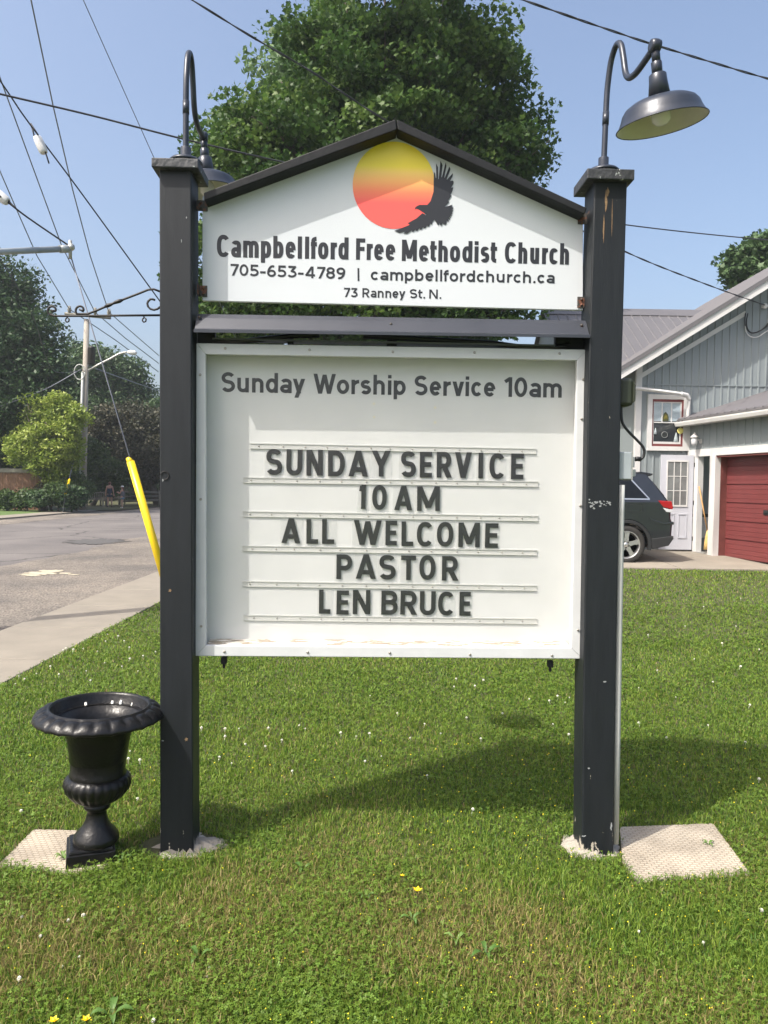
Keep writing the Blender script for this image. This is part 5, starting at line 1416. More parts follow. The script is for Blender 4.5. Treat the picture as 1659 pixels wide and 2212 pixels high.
# gutter, fascia, roof
mb = MB()
mb.prism([(-0.32, z_gut - 0.11), (-0.30, z_gut - 0.12), (-0.21, z_gut - 0.12), (-0.2, z_gut - 0.02), (-0.34, z_gut - 0.02), (-0.34, z_gut - 0.05)], 0.0, SEND, lambda u, d, z: gp(d, -u, z)); mb.build("gutter", 'trimw', garage)
mb = MB(); mb.prism([(-0.199, z_gut - 0.1), (0.0, z_gut - 0.1), (0.0, z_gut - 0.08), (-0.199, z_gut - 0.08)], 0.0, SEND, lambda u, d, z: gp(d, -u, z)); mb.build("soffit", 'trimw', garage)
mb = MB()
rs_ = 0.33; rw = 4.2
pA, pB = (0.0, -0.28, z_gut), (0.0, rw, z_gut + rs_ * rw)
mb.slab([gp(-0.05, 0.28, z_gut), gp(SEND, 0.28, z_gut), gp(SEND, -rw, z_gut + rs_ * (rw + .28)), gp(-0.8, -rw, z_gut + rs_ * (rw + .28))], (0, 0, 0.04))
s = 0.05
while s < SEND:
    mb.prism([(0, 0), (0.025, 0.024), (0.05, 0)], 0, 1, lambda u, d, z, s=s: gp(s + u, 0.29 - (rw + .28) * d, z_gut + rs_ * (rw + .28) * d + 0.04 + z)); s += 0.23
mb.build("roof", 'roof', garage)
# side door, swung open flat against the house wall
yd = HY - 0.30
d0 = P(*KH(497, 942), yd); d1 = P(*KH(857, 958), yd); d2 = P(*KH(832, 1985), yd)
door = MB(); dx0, dx1, dzb, dzt = d0.x, d1.x - 0.01, d2.z, (d0.z + d1.z) / 2
door.box(dx0, dx1, yd, yd + 0.045, dzb, dzt)
dw = dx1 - dx0; dh = dzt - dzb
dr = door.build("door", 'doorw', garage, bevel=0.003)
gx = lambda f: dx0 + dw * f
gz = lambda f: dzb + dh * f
mb = MB()
for (a, b, c, d) in ((0.17, 0.83, 0.928, 0.945), (0.17, 0.83, 0.455, 0.472), (0.17, 0.205, 0.472, 0.928), (0.795, 0.83, 0.472, 0.928)):
    mb.box(gx(a), gx(b), yd - 0.016, yd - 0.0005, gz(c), gz(d))
for f in (0.20 + 0.2, 0.20 + 0.4): mb.box(gx(f) - 0.009, gx(f) + 0.009, yd - 0.012, yd - 0.0045, gz(0.472), gz(0.928))
for f in (0.624, 0.776): mb.box(gx(0.205), gx(0.795), yd - 0.0125, yd - 0.0048, gz(f) - 0.008, gz(f) + 0.008)
mb.build("glazing_bars", 'trimw', dr)
mb = MB(); mb.box(gx(0.205), gx(0.795), yd - 0.004, yd - 0.0006, gz(0.472), gz(0.928)); mb.build("pane", 'glass2', dr)
mb = MB()
for (a, b) in ((0.17, 0.44), (0.56, 0.83)):
    for (c0, c1, e0, e1) in ((a, b, 0.37, 0.385), (a, b, 0.12, 0.135), (a, a + .03, 0.135, 0.37), (b - .03, b, 0.135, 0.37)):
        mb.box(gx(c0), gx(c1), yd - 0.012, yd - 0.0004, gz(e0), gz(e1))
mb.build("panel_moulding", 'doorw', dr, bevel=0.003)
for f in (0.9, 0.5, 0.12):
    mb = MB(); mb.box(dx1 + 0.001, dx1 + 0.022, yd - 0.008, yd + 0.02, gz(f) - 0.045, gz(f) + 0.045); mb.build("hinge", 'carblack', dr)
mb = MB(); mb.box(gx(0.1), gx(1.0), yd - 0.1, yd + 0.2, HZ - 0.03, HZ - 0.005 + 0.03)
# wall lantern
wlp = gp(GWp(930, 800)[0], 0, GWp(930, 800)[1])
lan = thing("wall_lantern", "white jelly jar wall lantern on the garage above the side door", "lantern", wlp)
c = gp(GWp(930, 800)[0], 0.16, GWp(930, 800)[1])
mb = MB(); mb.lathe([(0.05, -0.02), (0.05, 0.02)], 16, Matrix.Translation(wlp) @ N_.to_track_quat('Z', 'Y').to_matrix().to_4x4()); mb.tube([wlp, wlp + N_ * 0.1 + Vector((0, 0, 0.05)), c + Vector((0, 0, 0.06))], 0.02, 8); mb.build("arm", 'trimw', lan)
mb = MB(); mb.lathe([(0.005, 0.19), (0.015, 0.17), (0.03, 0.14), (0.085, 0.085), (0.088, 0.075), (0.06, 0.07)], 18, Matrix.Translation(c)); mb.build("cap", 'trimw', lan)
mb = MB(); mb.lathe([(0.06, 0.07), (0.066, 0.03), (0.062, -0.05), (0.045, -0.085), (0.001, -0.09)], 18, Matrix.Translation(c)); mb.build("jar", 'lens', lan)
# broom in the doorway
bt = P(*KH(907, 1292), 16.25); bb_ = P(*KH(1000, 1790), 16.1)
bro = thing("broom", "wooden handled straw broom leaning in the open doorway", "broom", (bb_.x, 16.1, GZ + 0.06))
MB().tube([bt, bb_], 0.014, 8).build("handle", 'wood', bro)
e2 = P(*KH(992, 1985), 16.08)
MB().tube([bb_ + Vector((0, 0, .03)), bb_.lerp(e2, .25), bb_.lerp(e2, .6), e2], [0.02, 0.045, 0.06, 0.07], 10).build("straw_head", 'straw', bro)
# low white skirting and dark sill seen inside the doorway
mb = MB(); a = P(*KH(880, 1590), 16.66); b = P(*KH(880, 1850), 16.66)
mb.box(6.62, 7.6, 16.62, 16.665, b.z, a.z - 0.07); mb.build("skirting", 'trimw', garage)
mb = MB(); mb.box(6.62, 7.6, 16.60, 16.665, a.z - 0.069, a.z + 0.0); mb.build("dark_rail", 'carblack', garage)

# ------------------------------------------------------------------ parked car
CY0 = 14.42; CWX = P(*K5(515, 2012), CY0).x; CZ = 0.165 + 0.01
car = thing("parked_car", "dark grey sport utility vehicle parked on the driveway, tail to the right", "car", (CWX - 1.45, CY0 + 0.95, CZ))
CW = 1.92
def cpx(x, z): return (CWX + x, CZ + z)
def arch(xc, r, a0=180, a1=0, n=14):
    return [(xc + r * math.cos(math.radians(a0 + (a1 - a0) * k / n)), 0.375 + r * math.sin(math.radians(a0 + (a1 - a0) * k / n))) for k in range(n + 1)]
low = [(-3.72, 0.34), (-3.78, 0.60), (-3.74, 0.88), (-3.55, 1.05), (-2.6, 1.16), (-2.2, 1.20), (-1.0, 1.225), (0.35, 1.235), (0.72, 1.24), (0.80, 1.16), (0.835, 1.02), (0.84, 0.88), (0.875, 0.80), (0.86, 0.55), (0.80, 0.40), (0.50, 0.31)]
low = low + arch(0, 0.45, 0, 180)[::1] + [(-0.47, 0.30), (-2.44, 0.30)] + arch(-2.915, 0.45, 0, 180)
cfn = lambda u, d, z: (CWX + u, CY0 + d, CZ + z)
mb = MB(); mb.prism(low, 0.0, CW, cfn); body = mb.build("body", 'carpaint', car, bevel=0.045)
upp = [(-2.45, 1.18), (-1.55, 1.64), (-1.2, 1.72), (-0.5, 1.755), (0.2, 1.74), (0.40, 1.72), (0.52, 1.58), (0.66, 1.40), (0.79, 1.215), (0.72, 1.19)]
def ufn(u, d, z):
    ins = 0.02 + max(0, z - 1.18) * 0.24
    return (CWX + u, CY0 + (ins if d < 0.5 else CW - ins), CZ + z)
mb = MB(); mb.prism(upp, 0, 1, ufn); mb.build("cabin", 'carpaint', car, bevel=0.03)
def side_panel(mb, pts, proud0, proud1, sides=(0, 1)):
    for sgn in sides:
        def f(u, d, z):
            ins = 0.02 + max(0, z - 1.18) * 0.24 - d
            return (CWX + u, CY0 + (ins if sgn == 0 else CW - ins), CZ + z)
        mb.prism(pts, proud0, proud1, f)
for sd_ in (0, 1):
    for pts in ([(0.40, 1.265), (0.36, 1.30), (0.10, 1.60), (-0.35, 1.625), (-0.38, 1.265)], [(-0.45, 1.265), (-0.42, 1.628), (-1.15, 1.615), (-1.2, 1.265)], [(-1.27, 1.265), (-1.22, 1.61), (-1.5, 1.565), (-2.15, 1.265)]):
        mb = MB(); side_panel(mb, pts, -0.004, 0.004, (sd_,)); mb.build("side_window", 'carglass', car)
    mb = MB(); side_panel(mb, [(0.43, 1.235), (0.43, 1.262), (0.12, 1.61), (0.09, 1.605), (0.40, 1.262), (-2.2, 1.262), (-2.2, 1.235)], -0.004, 0.007, (sd_,)); mb.build("chrome_trim", 'chrome', car)
# rear glass, spoiler, lights, bumper cladding
mb = MB(); mb.slab([cfn(0.58, 0.28, 1.535), cfn(0.58, CW - 0.28, 1.535), cfn(0.745, CW - 0.2, 1.31), cfn(0.745, 0.2, 1.31)], (0.02, 0, 0.012)); mb.build("rear_glass", 'carglass', car)
mb = MB(); mb.prism([(0.05, 1.742), (0.30, 1.775), (0.545, 1.74), (0.52, 1.70), (0.42, 1.68)], 0.2, CW - 0.2, cfn); mb.build("spoiler", 'carpaint', car, bevel=0.012)
for s_ in (0, 1):
    y0, y1 = (-0.008, 0.30) if s_ == 0 else (CW - 0.30, CW + 0.008)
    mb = MB(); mb.prism([(0.575, 1.226), (0.835, 1.215), (0.868, 1.10), (0.855, 1.06), (0.68, 1.10)], y0, y1, cfn)
    tl_ = mb.build("tail_light", 'red', car, bevel=0.012)
    mb = MB(); mb.prism([(0.67, 1.09), (0.853, 1.047), (0.845, 1.0), (0.74, 1.01)], y0, y1, cfn); mb.build("reversing_light", 'lens', tl_, bevel=0.008)
mb = MB(); mb.prism([(0.49, 0.30), (0.80, 0.37), (0.885, 0.50), (0.885, 0.56), (0.47, 0.50)], -0.012, CW + 0.012, cfn); mb.build("rear_cladding", 'carblack', car, bevel=0.012)
mb = MB(); mb.prism([(0.40, 0.93), (0.50, 0.86), (0.72, 0.80), (0.885, 0.83), (0.89, 0.77), (0.66, 0.76), (0.45, 0.8)], -0.006, CW + 0.006, cfn); mb.build("bumper_step", 'carpaint', car, bevel=0.01)
for xc in (0, -2.915):
    for y0, y1 in ((-0.014, 0.06), (CW - 0.06, CW + 0.014)):
        mb = MB(); mb.prism(arch(xc, 0.475, -12, 192, 20) + arch(xc, 0.415, 192, -12, 20), y0, y1, cfn); mb.build("wheel_arch", 'carblack', car, bevel=0.006)
mb = MB(); mb.prism([(-0.50, 0.30), (-2.42, 0.30), (-2.42, 0.42), (-0.50, 0.42)], -0.012, CW + 0.012, cfn); mb.build("sill", 'carblack', car, bevel=0.01)
mb = MB(); lpz = [(0.0 + 0.155 * c_, 1.105 + 0.075 * s_) for c_, s_ in [(math.copysign(abs(math.cos(a)) ** .4, math.cos(a)), math.copysign(abs(math.sin(a)) ** .4, math.sin(a))) for a in np.linspace(0, 2 * math.pi, 29)[:-1]]]
lp2 = [(x * 0.95, 1.105 + (z - 1.105) * 0.92) for x, z in lpz]
lpz = [(x + 0.13, z - .03) for x, z in lpz]; lp2 = [(x + 0.13, z - .03) for x, z in lp2]
for k in range(28): mb.prism([lpz[k], lpz[(k + 1) % 28], lp2[(k + 1) % 28], lp2[k]], -0.002, 0.01, cfn)
mb.build("fuel_door", 'carblack', car)
# wheels
def wheel(xc, y_out, sgn):
    c = Vector((CWX + xc, y_out, CZ + 0.375)); Rm = Matrix.Translation(c) @ Matrix.Rotation(math.radians(90 * sgn), 4, 'X')
    mb = MB(); mb.lathe([(0.262, 0.0), (0.275, 0.008), (0.33, 0.012), (0.362, -0.01), (0.375, -0.045), (0.375, -0.18), (0.355, -0.22), (0.262, -0.225)], 48, Rm); mb.f.pop(); mb.f.pop(); mb.sm.pop(); mb.sm.pop()
    ty = mb.build("wheel", 'tyre', car)
    mb = MB(); mb.lathe([(0.264, 0.0), (0.255, 0.004), (0.246, -0.008), (0.24, -0.05), (0.225, -0.12), (0.225, -0.2)], 48, Rm); mb.f.pop(); mb.f.pop(); mb.sm.pop(); mb.sm.pop()
    for k in range(5):
        a = 2 * math.pi * k / 5 + 0.25; ca_, sa_ = math.cos(a), math.sin(a)
        pr_ = [(0.03, 0.050), (0.15, 0.036), (0.246, 0.052), (0.246, -0.052), (0.15, -0.036), (0.03, -0.050)]
        vs = [Rm @ Vector((r * ca_ - w_ * sa_, r * sa_ + w_ * ca_, zz)) for zz in (-0.012, -0.05) for r, w_ in pr_]
        mb.add(vs, [(0, 1, 2, 3, 4, 5), (11, 10, 9, 8, 7, 6)] + [(i, (i + 1) % 6, 6 + (i + 1) % 6, 6 + i) for i in range(6)])
    mb.lathe([(0.001, -0.004), (0.034, -0.006), (0.045, -0.012), (0.05, -0.05)], 20, Rm)
    mb.build("rim", 'alloy', ty)
    mb = MB(); mb.lathe([(0.001, -0.09), (0.224, -0.09)], 32, Rm)
    for k in range(5):
        a = 2 * math.pi * (k + .5) / 5 + 0.25; mb.ball(Rm @ Vector((0.06 * math.cos(a), 0.06 * math.sin(a), -0.012)), 0.01, 6)
    mb.build("brake_disc", 'carblack', ty)
for xc in (0, -2.915):
    wheel(xc, CY0 + 0.012, 1); wheel(xc, CY0 + CW - 0.012, -1)

# ------------------------------------------------------------------ trees and shrubs
def rand_rot(n, upb, rs):
    """random orthonormal frames whose normal leans upward by upb"""
    nrm = rs.normal(size=(n, 3)); nrm /= np.linalg.norm(nrm, axis=1, keepdims=True); nrm[:, 2] = np.abs(nrm[:, 2]) * 0.7 + upb
    nrm /= np.linalg.norm(nrm, axis=1, keepdims=True)
    t = rs.normal(size=(n, 3)); t -= nrm * (t * nrm).sum(1, keepdims=True); t /= np.linalg.norm(t, axis=1, keepdims=True)
    return t, np.cross(nrm, t), nrm

MAPLE = np.array([(0, 0), (0.10, -0.32), (0.34, -0.30), (0.30, -0.06), (0.62, 0.20), (0.26, 0.24), (0.0, 0.72), (-0.26, 0.24), (-0.62, 0.20), (-0.30, -0.06), (-0.34, -0.30), (-0.10, -0.32)])
MAPLE_T = [(0, i, i + 1) for i in range(1, 11)] + [(0, 11, 1)]
RHOMB = np.array([(0, -0.5), (0.28, 0.0), (0, 0.55), (-0.28, 0.0)]); RHOMB_T = [(0, 1, 2), (0, 2, 3)]
OVAL = np.array([(0, -0.5), (0.26, -0.2), (0.24, 0.2), (0, 0.55), (-0.24, 0.2), (-0.26, -0.2)]); OVAL_T = [(0, 1, 2), (0, 2, 3), (0, 3, 4), (0, 4, 5)]

def leaf_mesh(name, C, size, tmpl, tris, m, parent, rs, upb=0.35, tint=None, fold=0.18):
    n = len(C); k = len(tmpl)
    t, b, nr = rand_rot(n, upb, rs)
    s = size * rs.uniform(0.7, 1.25, n)
    L = tmpl
    V = C[:, None, :] + s[:, None, None] * (t[:, None, :] * L[None, :, 0:1] + b[:, None, :] * L[None, :, 1:2] - nr[:, None, :] * (np.abs(L[None, :, 0:1]) * fold))
    F = (np.array(tris)[None, :, :] + (np.arange(n) * k)[:, None, None]).reshape(-1, 3)
    tt = np.repeat(rs.rand(n) if tint is None else tint, k)
    return np_mesh(name, V.reshape(-1, 3), [F], m, parent, attr=tt)

def crown_points(blobs, nclump, nleaf, crad, rs, flat=0.75):
    """clumps on and inside the blobs; leaves inside each clump; returns points and a tint per leaf"""
    vol = np.array([b[3] ** 2 for b in blobs]); vol = vol / vol.sum(); pts = []; tin = []
    for _ in range(nclump):
        b = blobs[rs.choice(len(blobs), p=vol)]
        d = rs.normal(size=3); d /= np.linalg.norm(d)
        rr = b[3] * (0.55 + 0.45 * rs.rand() ** 0.45)
        c = np.array(b[:3]) + d * rr * np.array([1, 1, 0.9])
        r_ = crad * rs.uniform(0.55, 1.35); k = int(nleaf * (r_ / crad) ** 2)
        g = rs.normal(size=(k, 3)); g /= np.linalg.norm(g, axis=1, keepdims=True); g *= (rs.rand(k, 1) ** 0.4)
        p = c + g * r_ * np.array([1.15, 1.15, flat])
        pts.append(p); tin.append(np.clip(rs.normal(0.5 + rs.uniform(-0.3, 0.3), 0.15, k), 0, 1))
    return np.concatenate(pts), np.concatenate(tin)

def limbs(mb, base, top, r0, blobs, rs, nsub=3):
    base = Vector(base); top = Vector(top)
    n = 7; pts = []; rr = []
    for i in range(n):
        f = i / (n - 1); p = base.lerp(top, f) + Vector((rs.normal(0, 0.03) * (top - base).length * (0 < i), rs.normal(0, 0.03) * (top - base).length * (0 < i), 0)); pts.append(p); rr.append(r0 * (1 - 0.75 * f))
    rr[0] *= 1.35
    mb.tube(pts, rr, 12)
    for b in blobs:
        c = Vector(b[:3]); st = pts[2 + rs.randint(0, 4)]
        if c.z < st.z: st = pts[2]
        q = []
        for i in range(6):
            f = i / 5; q.append(st.lerp(c, f) + Vector((rs.normal(0, .06), rs.normal(0, .06), 0.12 * math.sin(math.pi * f))) * b[3] * 0.5)
        mb.tube(q, [r0 * 0.42 * (1 - 0.85 * f / 5) for f in range(6)], 7)
        for _ in range(nsub):
            d = Vector(rs.normal(size=3)); d.z = abs(d.z) * .7; d.normalize(); s2 = q[2 + rs.randint(0, 3)]
            e = c + d * b[3] * 0.9
            mb.tube([s2, s2.lerp(e, .5) + Vector((0, 0, .1 * b[3])), e], [r0 * 0.16, r0 * 0.09, r0 * 0.03], 5)

def tree(name, label, cat, base, pxblobs, Y, trunk_r, m, nclump, nleaf, crad, lsize, shape, seed, spread=1.0, upb=0.35, group=None, top=None, nsub=3, flat=0.75):
    rs = np.random.RandomState(seed)
    blobs = []
    for (px, py, r) in pxblobs:
        yy = Y + rs.uniform(-0.5, 0.5) * r / FOC * Y * spread
        p = P(px, py, yy); blobs.append((p.x, p.y, p.z, r / FOC * Y))
    t = thing(name, label, cat, base, group)
    zt = max(b[2] for b in blobs); cxm = sum(b[0] * b[3] for b in blobs) / sum(b[3] for b in blobs)
    mb = MB(); limbs(mb, base, top or (cxm * .8 + base[0] * .2, base[1], base[2] + (zt - base[2]) * 0.8), trunk_r, blobs, rs, nsub)
    mb.build("trunk", 'bark', t)
    C, tn = crown_points(blobs, nclump, nleaf, crad, rs, flat)
    C[:, 2] = np.maximum(C[:, 2], base[2] + 0.05)
    tmpl, tr_ = {'maple': (MAPLE, MAPLE_T), 'rhomb': (RHOMB, RHOMB_T), 'oval': (OVAL, OVAL_T)}[shape]
    leaf_mesh("crown", C, lsize, tmpl, tr_, m, t, rs, upb, tn)
    return t

LM = {
 'maple': attr_mat("maple leaf", "tint", [(0, (0.028, 0.064, 0.018)), (0.5, (0.058, 0.118, 0.025)), (1, (0.125, 0.195, 0.042))], 0.5, 0.42, 0.28),
 'ash': attr_mat("pale ash leaf", "tint", [(0, (0.06, 0.12, 0.045)), (1, (0.15, 0.24, 0.09))], 0.5, 0.4),
 'dark': attr_mat("dark leaf", "tint", [(0, (0.022, 0.050, 0.020)), (1, (0.06, 0.115, 0.040))], 0.5, 0.25),
 'mid': attr_mat("mid green leaf", "tint", [(0, (0.035, 0.07, 0.03)), (1, (0.095, 0.16, 0.06))], 0.5, 0.25),
 'lime': attr_mat("lime leaf", "tint", [(0, (0.12, 0.185, 0.025)), (0.5, (0.23, 0.305, 0.045)), (1, (0.38, 0.43, 0.11))], 0.5, 0.35),
 'brown': attr_mat("bronze leaf", "tint", [(0, (0.03, 0.036, 0.018)), (0.6, (0.06, 0.062, 0.035)), (1, (0.14, 0.125, 0.08))], 0.55, 0.25),
 'shrub': attr_mat("shrub leaf", "tint", [(0, (0.03, 0.06, 0.018)), (1, (0.10, 0.16, 0.045))], 0.5, 0.3),
}
MY = 20.0
tree("maple_tree", "large dense green maple rising behind the sign gable", "tree", (0.3, MY, 0.0),
     [(870, -70, 150), (800, 60, 105), (900, 60, 130), (985, 55, 85), (1055, 130, 55), (700, 175, 120), (850, 190, 150), (1010, 200, 140), (600, 225, 95), (540, 275, 66), (490, 300, 34), (1095, 250, 60), (1135, 310, 56),
      (620, 330, 140), (800, 350, 190), (990, 360, 170), (1105, 390, 58), (500, 380, 80), (560, 480, 130), (760, 520, 190), (960, 520, 180), (1095, 500, 70), (480, 560, 90), (470, 690, 65), (560, 730, 80), (700, 735, 85), (850, 735, 85), (1000, 725, 75), (1085, 690, 50), (620, 640, 110), (800, 650, 130), (950, 650, 120), (1060, 620, 80), (520, 660, 75)],
     MY, 0.42, LM['maple'], 760, 190, 0.66, 0.125, 'maple', 21, 1.3, 0.2, flat=0.45)
tree("ash_tree", "pale feathery tree with light leaves showing above the left side of maple", "tree", (-3.2, 29.0, 0.0),
     [(640, 95, 42), (600, 150, 55), (680, 120, 45), (742, 30, 40), (720, 70, 50), (660, 190, 80), (740, 160, 90), (700, 260, 110)], 29.0, 0.3, LM['ash'], 230, 70, 0.62, 0.26, 'rhomb', 5, 0.8, 0.2)
tree("broadleaf_tree", "green tree above the house roof at right edge", "tree", (16.5, 33.0, 0.0),
     [(1655, 560, 44), (1612, 590, 28), (1598, 566, 18), (1695, 550, 55), (1630, 540, 20), (1700, 610, 70)], 33.0, 0.3, LM['mid'], 300, 80, 0.6, 0.24, 'maple', 9)
# across the street
tree("broadleaf_tree", "tall dark tree cut by the left edge across the road", "tree", (-22.5, 45.0, 0.0),
     [(-70, 740, 145), (10, 690, 90), (38, 610, 45), (15, 650, 55), (75, 720, 55), (60, 790, 75), (105, 745, 28), (-20, 850, 130), (60, 860, 70), (95, 800, 40), (20, 930, 90), (-40, 620, 70)], 45.0, 0.5, LM['dark'], 700, 85, 0.9, 0.25, 'rhomb', 31, 1.0, 0.3)
tree("broadleaf_tree", "rounded green tree far behind the utility pole", "tree", (-23.0, 64.0, 0.0),
     [(175, 785, 40), (205, 800, 48), (150, 830, 45), (255, 800, 38), (285, 835, 36), (235, 845, 50), (300, 870, 26), (190, 870, 60), (260, 890, 55), (135, 880, 40)], 64.0, 0.5, LM['mid'], 520, 90, 1.05, 0.30, 'rhomb', 44)
tree("lime_tree", "bright yellow-green leafy tree beside the fence", "tree", (-18.4, 41.0, 0.0),
     [(105, 935, 45), (62, 965, 42), (148, 905, 34), (62, 905, 20), (140, 950, 34), (45, 978, 28), (100, 990, 36), (138, 1000, 30), (100, 885, 20), (60, 872, 14), (132, 872, 22), (165, 930, 16), (28, 960, 18), (150, 985, 22), (118, 865, 12), (125, 1022, 26), (120, 1040, 22)], 41.0, 0.18, LM['lime'], 330, 62, 0.44, 0.19, 'rhomb', 52)
tree("broadleaf_tree", "mid green tree at left edge beside the lime one", "tree", (-21.5, 43.0, 0.0),
     [(10, 945, 45), (-20, 960, 50), (40, 925, 35), (20, 975, 26)], 43.0, 0.2, LM['shrub'], 220, 75, 0.55, 0.2, 'rhomb', 56)
tree("copper_tree", "dull bronze leaved tree over the shaded benches", "tree", (-16.0, 54.0, 0.0),
     [(240, 920, 48), (290, 915, 45), (335, 930, 45), (265, 970, 60), (330, 985, 55), (215, 950, 38), (300, 1000, 60), (370, 960, 60)], 54.0, 0.3, LM['brown'], 480, 80, 0.7, 0.23, 'rhomb', 60)
tree("broadleaf_tree", "green shrubby tree behind the benches left of the two walkers", "tree", (-19.6, 51.0, 0.0),
     [(215, 1010, 38), (195, 980, 30), (250, 1020, 30), (230, 1045, 30), (200, 1040, 30)], 51.0, 0.14, LM['shrub'], 260, 75, 0.5, 0.2, 'rhomb', 63)
tree("conifer", "grey-green feathery tree just left of the left post", "tree", (-17.5, 60.0, 0.0),
     [(335, 900, 26), (330, 930, 34), (345, 970, 40), (338, 870, 14), (355, 1010, 45)], 60.0, 0.2, LM['mid'], 200, 60, 0.7, 0.34, 'rhomb', 66)
k = 0
for (px, py, r, Y, mm, lb) in ((15, 1077, 17, 40.5, 'shrub', "low green shrub at left edge in front of the fence"), (58, 1076, 16, 40.3, 'shrub', "low shrub with pale flowers before the brown fence"), (112, 1056, 20, 41.0, 'brown', "dull bronze shrub at the right end of the fence"),
                     (125, 1065, 24, 40.2, 'shrub', "green shrub left of the small yellow guard"), (155, 1072, 24, 40.0, 'dark', "dark arching shrub at the foot of the far pole"), (165, 1050, 26, 41.5, 'shrub', "taller green shrub behind the small yellow guard"),
                     (110, 1022, 30, 42.5, 'lime', "yellow-green shrub under the bright lime tree"), (85, 1075, 16, 39.8, 'mid', "small grey-green plant at the edge of the far lawn")):
    p = P(px, py + r * 0.8, Y); k += 1
    tree("garden_shrub", lb, "shrub", (p.x, Y, 0.0), [(px, py, r), (px - r * .5, py + r * .3, r * .7), (px + r * .5, py + r * .3, r * .7)], Y, 0.05, LM[mm], 75, 70, 0.34, 0.15, 'rhomb', 70 + k, nsub=1)
# the far wood that closes the view
def far_wood(pxb, Y, n, seed, m, name="far_wood"):
    rs = np.random.RandomState(seed)
    bl_ = []
    for (px, py, r) in pxb:
        p = P(px, py, Y); bl_.append((p.x, p.y, p.z, r / FOC * Y))
    C, tn = crown_points(bl_, n, 55, 1.3, rs); C[:, 2] = np.maximum(C[:, 2], 0.05)
    o = leaf_mesh(name, C, 0.6, RHOMB, RHOMB_T, m, None, rs, 0.3, tn)
    return tag(o, "dark mass of woodland beyond the far side of the street", "woodland", kind='stuff')
far_wood([(x, 1010 + 12 * math.sin(x), 62) for x in range(-300, 480, 45)] + [(x, 960, 40) for x in range(150, 420, 40)] + [(x, 1060, 40) for x in range(-300, 420, 40)], 72.0, 900, 90, LM['dark'])
far_wood([(x, 1000 + 25 * math.sin(x * .7), 70) for x in range(460, 1500, 70)], 60.0, 500, 91, LM['mid'], "back_wood")

# ------------------------------------------------------------------ fence, benches, trellis, rails, walkers
f0, f1 = P(-30, 1015, 42.0), P(98, 1015, 42.0)
fen = thing("board_fence", "brown vertical board fence with grey cap behind the shrubs", "fence", (f1.x, 42.0, 0))
mb = MB(); x = f0.x - 3
while x < f1.x:
    mb.box(x, x + 0.135, 42.0, 42.03, 0.0, f0.z - 0.12); x += 0.145
mb.build("boards", 'fence', fen)
MB().box(f0.x - 3, f1.x, 41.93, 42.1, f0.z - 0.12, f0.z + 0.1).build("cap_rail", 'greywood', fen)
def bench(px, py, Y, w_, label, seed):
    p = P(px, py, Y); z0 = 0.0
    t = thing("garden_bench", label, "bench", (p.x, Y, z0), "grey garden benches by the far walk")
    mb = MB()
    for k in range(4): mb.box(p.x - w_ / 2, p.x + w_ / 2, Y - 0.25 + k * 0.12, Y - 0.15 + k * 0.12, 0.43, 0.46)
    mb.build("seat", 'greywood', t)
    mb = MB(); mb.box(p.x - w_ / 2, p.x + w_ / 2, Y + 0.27, Y + 0.31, 0.88, 0.96); mb.box(p.x - w_ / 2, p.x + w_ / 2, Y + 0.27, Y + 0.31, 0.5, 0.56)
    x = p.x - w_ / 2 + 0.08
    while x < p.x + w_ / 2: mb.box(x, x + 0.05, Y + 0.28, Y + 0.3, 0.56, 0.88); x += 0.14
    mb.build("backrest", 'greywood', t)
    for sx in (-1, 1):
        for yy in (-0.22, 0.28):
            mb = MB(); mb.box(p.x + sx * (w_ / 2 - 0.05) - 0.035, p.x + sx * (w_ / 2 - 0.05) + 0.035, Y + yy - 0.035, Y + yy + 0.035, 0, 0.43 if yy < 0 else 0.9); mb.build("leg", 'greywood', t)
bench(205, 1085, 49.0, 1.3, "grey slatted bench just right of the far utility pole", 1)
bench(243, 1082, 52.5, 1.6, "grey bench in shade behind the woman in navy", 2)
# split rail fence
sr = thing("rail_fence", "low grey split rail fence in the shade behind the walkers", "fence", (P(310, 1080, 53).x, 53, 0))
for kx, (xa, xb, ya, yb) in enumerate(((255, 345, 1062, 1066), (250, 348, 1074, 1072), (262, 380, 1083, 1080))):
    a, b = P(xa, ya, 53), P(xb + 30, yb, 53.5); MB().tube([a, a.lerp(b, .5) + Vector((0, 0, .03)), b], [0.07, 0.08, 0.07], 7).build("rail", 'greywood', sr)
for px in (258, 300, 345, 375):
    a = P(px, 1058, 53.2); MB().tube([(a.x, 53.2, -0.05), (a.x, 53.2, a.z)], 0.08, 7).build("post", 'greywood', sr)
# trellis
ta_, tb_ = P(*K4(870, 1900), 50.5), P(*K4(922, 1900), 50.5)
trl = thing("trellis", "narrow wooden trellis standing behind the woman", "trellis", ((ta_.x + tb_.x) / 2, 50.5, 0))
for x_ in (ta_.x, tb_.x):
    MB().tube([(x_, 50.5, 0), (x_, 50.5, ta_.z)], 0.06, 4).build("upright", 'greywood', trl)
mb = MB()
for k in range(9): mb.box(ta_.x, tb_.x, 50.48, 50.5, 0.5 + k * 0.27, 0.54 + k * 0.27)
for k in range(1, 5): x_ = ta_.x + (tb_.x - ta_.x) * k / 5; mb.box(x_ - .015, x_ + .015, 50.5, 50.52, 0.5, 2.7)
mb.build("lattice", 'greywood', trl)

